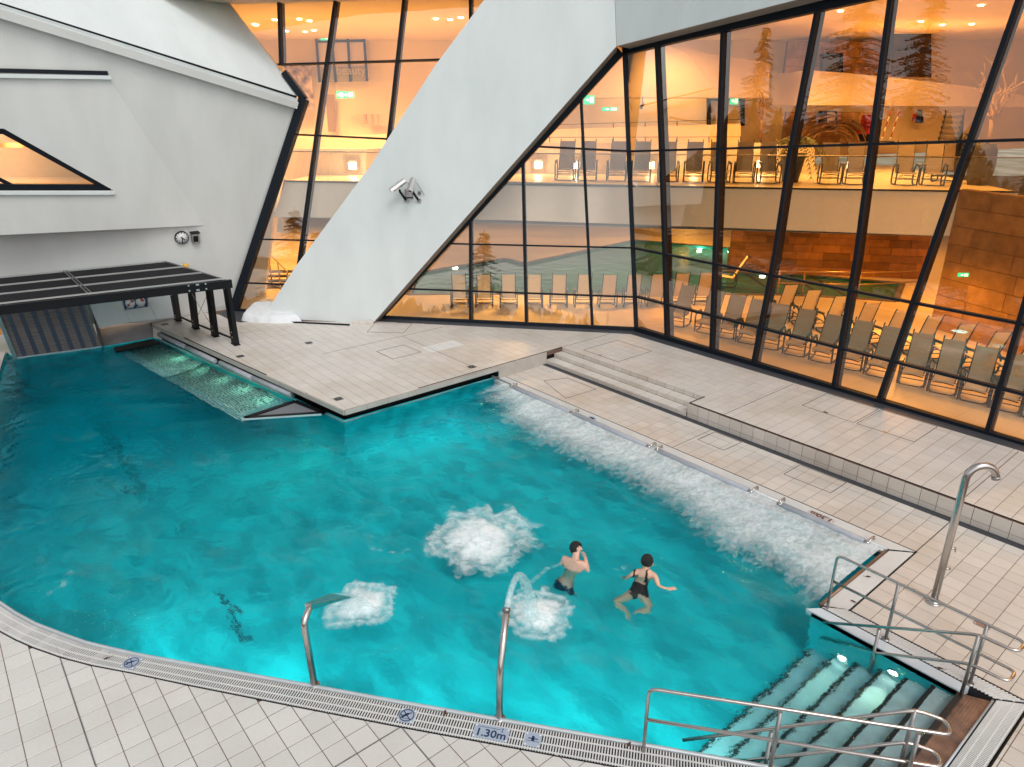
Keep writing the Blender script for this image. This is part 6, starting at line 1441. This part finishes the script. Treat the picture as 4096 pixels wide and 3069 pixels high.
hand(J, E, R, J['wrR'], wz_(745, 380, .2), 'wrR', V3((0, -1, .3)).normalized()); hand(J, E, R, J['wrL'], wz_(540, 600, -.55), 'wrL')
J['hipL'] = wz_(430, 870, -.56); J['knL'] = wz_(400, 1000, -.80); J['anL'] = wz_(560, 1080, -1.1); J['toL'] = wz_(600, 1130, -1.2)
J['hipR'] = wz_(570, 890, -.56); J['knR'] = wz_(570, 1080, -.8); J['anR'] = wz_(660, 1100, -1.1); J['toR'] = wz_(700, 1160, -1.2)
for s_n in ('L', 'R'): R['hip' + s_n] = .098; R['kn' + s_n] = .062; R['an' + s_n] = .038; R['to' + s_n] = .03; E += [('pelvis', 'hip' + s_n), ('hip' + s_n, 'kn' + s_n), ('kn' + s_n, 'an' + s_n), ('an' + s_n, 'to' + s_n)]
man = skin_body('person', J, E, R, SKIN, 'swimmer with short dark hair and navy shorts, bare shoulders above water, looking right')
axm = (J['waist'] - J['pelvis']).normalized(); pm_ = J['pelvis']
def in_shorts(c):
    t = (c - pm_).dot(axm); return -.42 < t < .07 and (c - pm_).length < .5
shell(man, 'swim_shorts', in_shorts, .012, SHORTS)
def hair_cap(body, hc_, up, face, low):
    sd = up.cross(face).normalized(); c = hc_ - face * .010 + up * .022; nn, mm = 18, 26; b = MB(); P = []
    for i_ in range(nn + 1):
        th = math.pi * i_ / nn
        for j_ in range(mm):
            ph = 2 * math.pi * j_ / mm; d = V3((math.sin(th) * math.cos(ph), math.sin(th) * math.sin(ph), math.cos(th))); w = 1 + .05 * noise.noise(d * 5) + .03 * noise.noise(d * 14)
            P.append(c + (face * d.x * .112 + sd * d.y * .102 + up * d.z * .112) * w)
    fs = []
    for i_ in range(nn):
        for j_ in range(mm):
            f = (i_ * mm + j_, i_ * mm + (j_ + 1) % mm, (i_ + 1) * mm + (j_ + 1) % mm, (i_ + 1) * mm + j_); m_ = sum((P[k] for k in f), V3((0, 0, 0))) / 4 - hc_; h_, fa = m_.dot(up), m_.dot(face)
            if h_ > low and (fa < .01 or (h_ > .055 and fa < .2) or (h_ > .0 and fa < .035)): fs.append(f)
    b.add(P, fs, True); return b.build('hair', HAIR, body)
hair_cap(man, hcm, upM, fM, -.085)
def ears(body, hc_, up, face, m):
    sd = up.cross(face).normalized()
    for s_ in (-1, 1):
        b = MB(); c = hc_ + sd * s_ * .100 + face * .02 - up * .015 - face * .005; ring = [c + (face * math.cos(t) * .018 + up * math.sin(t) * .032) for t in np.linspace(0, 2 * math.pi, 9)[:-1]]
        b.add([c + sd * s_ * .012] + ring + [p - sd * s_ * .02 for p in ring], [(0, 1 + i, 1 + (i + 1) % 8) for i in range(8)] + [(1 + i, 9 + i, 9 + (i + 1) % 8, 1 + (i + 1) % 8) for i in range(8)], True); b.build('ear', m, body)
    for s_ in (-1, 1):
        b = MB(); c = hc_ + face * .088 + sd * s_ * .034 + up * .005; b.tube([c, c + face * .006], .011, 8); b.build('eye', WHITEP, body)
        b = MB(); b.bar(c + up * .02 - sd * .018 + face * .006, c + up * .02 + sd * .018 + face * .006, .008, .008); b.build('eyebrow', HAIR, body)
    b = MB(); c = hc_ + face * .094 - up * .06; b.bar(c - sd * .024, c + sd * .024, .010, .010); b.build('mouth', mat('lips', (.35, .1, .08), .5), body)
ears(man, hcm, upM, fM, SKIN)
# --- woman
J = {}; R = {}; E = []
J['pelvis'] = wz_(1432, 905, -.36); J['waist'] = wz_(1455, 800, -.27); J['chest'] = wz_(1490, 690, -.15); J['upper'] = wz_(1515, 600, -.03); J['neck'] = wz_(1530, 550, .06)
R.update(pelvis=(.15, .11), waist=(.115, .085), chest=(.135, .09), upper=(.115, .07), neck=(.046, .046))
E += [('pelvis', 'waist'), ('waist', 'chest'), ('chest', 'upper'), ('upper', 'neck')]
hcw = wz_(1543, 468, .15); faceW = (wz_(1640, 200, .15) - hcw)
upW, fW = head_pts(J, E, R, J['neck'], hcw, faceW)
J['shL'] = wz_(1395, 600, -.04); J['elL'] = wz_(1290, 690, -.14); J['wrL'] = wz_(1250, 740, -.30)
J['shR'] = wz_(1645, 650, -.01); J['elR'] = wz_(1690, 780, -.07); J['wrR'] = wz_(1790, 810, -.06)
for s_n in ('L', 'R'): R['sh' + s_n] = .052; R['el' + s_n] = .034; R['wr' + s_n] = .023; E += [('upper', 'sh' + s_n), ('sh' + s_n, 'el' + s_n), ('el' + s_n, 'wr' + s_n)]
hand(J, E, R, J['wrR'], wz_(1880, 800, -.05), 'wrR'); hand(J, E, R, J['wrL'], wz_(1235, 730, -.40), 'wrL')
J['hipL'] = wz_(1370, 930, -.30); J['knL'] = wz_(1130, 1080, -.45); J['anL'] = wz_(1265, 1260, -.55); J['toL'] = wz_(1290, 1340, -.6)
J['hipR'] = wz_(1490, 950, -.30); J['knR'] = wz_(1585, 1180, -.5); J['anR'] = wz_(1400, 1250, -.6); J['toR'] = wz_(1330, 1290, -.62)
for s_n in ('L', 'R'): R['hip' + s_n] = .095; R['kn' + s_n] = .055; R['an' + s_n] = .034; R['to' + s_n] = .026; E += [('pelvis', 'hip' + s_n), ('hip' + s_n, 'kn' + s_n), ('kn' + s_n, 'an' + s_n), ('an' + s_n, 'to' + s_n)]
wom = skin_body('person', J, E, R, SKINW, 'swimmer with dark pinned-up hair in a dark strappy swimsuit, seen from behind')
axw = (J['upper'] - J['pelvis']).normalized(); pw_ = J['pelvis'].copy(); sdw = (J['shR'] - J['shL']).normalized(); ups = J['upper'].copy(); Lw = (J['upper'] - J['pelvis']).length
def in_suit(c):
    v = c - pw_; t = v.dot(axw); s_ = abs(v.dot(sdw)); 
    if -.15 < t < Lw * .42 and v.length < .4: return s_ < .2 and (t > -.02 or s_ < .09 - (-t) * .5)
    if Lw * .42 <= t < Lw + .05: return (.085 < s_ < .115 + max(0, .3 * (Lw * .75 - t))) and s_ < .17
    return False
shell(wom, 'swimsuit', in_suit, .008, SUIT)
hair_cap(wom, hcw, upW, fW, -.09)
b = MB(); c = hcw - fW * .07 + upW * .03; b.add([c + V3((math.sin(t) * math.cos(p_), math.sin(t) * math.sin(p_), math.cos(t))) * .05 for t in np.linspace(.01, 3.13, 8) for p_ in np.linspace(0, 6.283, 11)[:-1]], [(i * 10 + j, i * 10 + (j + 1) % 10, (i + 1) * 10 + (j + 1) % 10, (i + 1) * 10 + j) for i in range(7) for j in range(10)], True); b.build('hair_bun', HAIR, wom)
ears(wom, hcw, upW, fW, SKINW)

# ================================================================== SURROUNDINGS (seen mirrored in the glass)
def mirror_ray(x, y, pl):
    p = hit(x, y, pl); d = (p - Vector(CAM)).normalized(); n = Vector(pl[1]).normalized(); return p, (d - n * 2 * d.dot(n)).normalized()
def fir(label, base, h, seed, rad=.24):
    r = empty('fir_tree', base); tag(r, label, 'tree', 'trees around the bath'); rr = random.Random(seed)
    b = MB(); b.tube([(0, 0, 0), (0, 0, h * .5), (0, 0, h)], [h * .018, h * .012, .02], 7); b.build('trunk', BARK, r)
    b = MB(); n = int(h * 20)
    for i in range(n):
        t = (i + rr.random()) / n; z = h * (.08 + .9 * t); L_ = h * rad * (1 - t) ** .85 * rr.uniform(.65, 1.1) + .15; a = rr.uniform(0, 6.283); dv = V3((math.cos(a), math.sin(a), 0)); sd_ = V3((-math.sin(a), math.cos(a), 0))
        m_ = max(5, int(L_ * 4.5))
        for k in range(m_):
            u = (k + rr.random()) / m_; c = dv * L_ * u + V3((0, 0, z - L_ * .28 * u ** 1.3)); w = .62 * (1.15 - u) * (.6 + .1 * L_)
            for s_ in (-1, 1):
                e = c + sd_ * s_ * w * rr.uniform(.8, 1.7) + dv * .2 + V3((0, 0, -.15 * rr.random())); b.add([c - dv * .12, c + dv * .22, e], [(0, 1, 2)])
    o = b.build('crown', NEEDLE, r); tag(o, kind='stuff'); return r
for (x, y, dist, h, l, sd_) in ((1985, 150, 52, 27, 'tall dark fir tree mirrored in the upper right glass pane', 1), (1850, 120, 50, 29, 'tall fir tree mirrored left of the other one in the right glass wall', 2), (1640, 160, 55, 24, 'fir tree mirrored near the left end of the right glass wall', 3), (2260, 330, 40, 12, 'shorter fir tree mirrored at the right edge of the glass', 4)):
    p, d = mirror_ray(x, y, PB); q = p + d * dist; q.z = -4.6; fir(l, q, h, sd_)
for (x, y, dist, h, l, sd_) in ((1045, 530, 34, 13, 'broad dark tree mirrored in the lower left glass', 5), (640, 330, 36, 14, 'dark tree mirrored in the glass between block and pillar', 6), (1150, 600, 32, 7, 'small tree mirrored low in the left glass wall', 7)):
    p, d = mirror_ray(x, y, PA); q = p + d * dist; q.z = -4.6; fir(l, q, h, sd_, .36)
# wooded rise behind the viewer
hill = MB(); vs = []; gx = np.arange(-130, 70, 4.0); gy = np.arange(-58, -150, -8.0)
def ridge(x, y):
    k = x / abs(y); t = max(0, min(1, (-.30 - k) / .25)); return (7.5 + 17 * t * t * (3 - 2 * t))
for x in gx:
    for j, y in enumerate(gy): vs.append((x, y, -4.8 + ridge(x, y) * min(1, j / 4) * .75 + 1.2 * noise.noise((x * .09, y * .09, 0))))
m_ = len(gy); hill.add(vs, [(i * m_ + j, i * m_ + j + 1, (i + 1) * m_ + j + 1, (i + 1) * m_ + j) for i in range(len(gx) - 1) for j in range(m_ - 1)], True)
o = hill.build('wooded_hill', NEEDLE); tag(o, kind='structure')
wd_ = MB(); rr = random.Random(5)
for i in range(1500):
    x = rr.uniform(-125, 60); j = rr.random(); y = -60 - 34 * j + rr.uniform(-3, 3); z = -4.8 + ridge(x, y) * min(1, j * 34 / 32) * .75; h = rr.uniform(2.0, 6.0); r0 = h * .42
    for l in range(4):
        zz = z + h * l * .22; rl_ = r0 * (1 - l * .22); n = 7; a0 = rr.random() * 6
        ring = [(x + math.cos(a0 + k * 6.283 / n) * rl_ * rr.uniform(.7, 1.2), y + math.sin(a0 + k * 6.283 / n) * rl_ * rr.uniform(.7, 1.2), zz + h * .08) for k in range(n)]
        wd_.add([(x, y, zz + h * .38)] + ring, [(0, 1 + k, 1 + (k + 1) % n) for k in range(n)])
o = wd_.build('distant_wood', NEEDLE); tag(o, 'dark wood on the rise behind the viewer, mirrored in the glass', 'wood', kind='stuff')
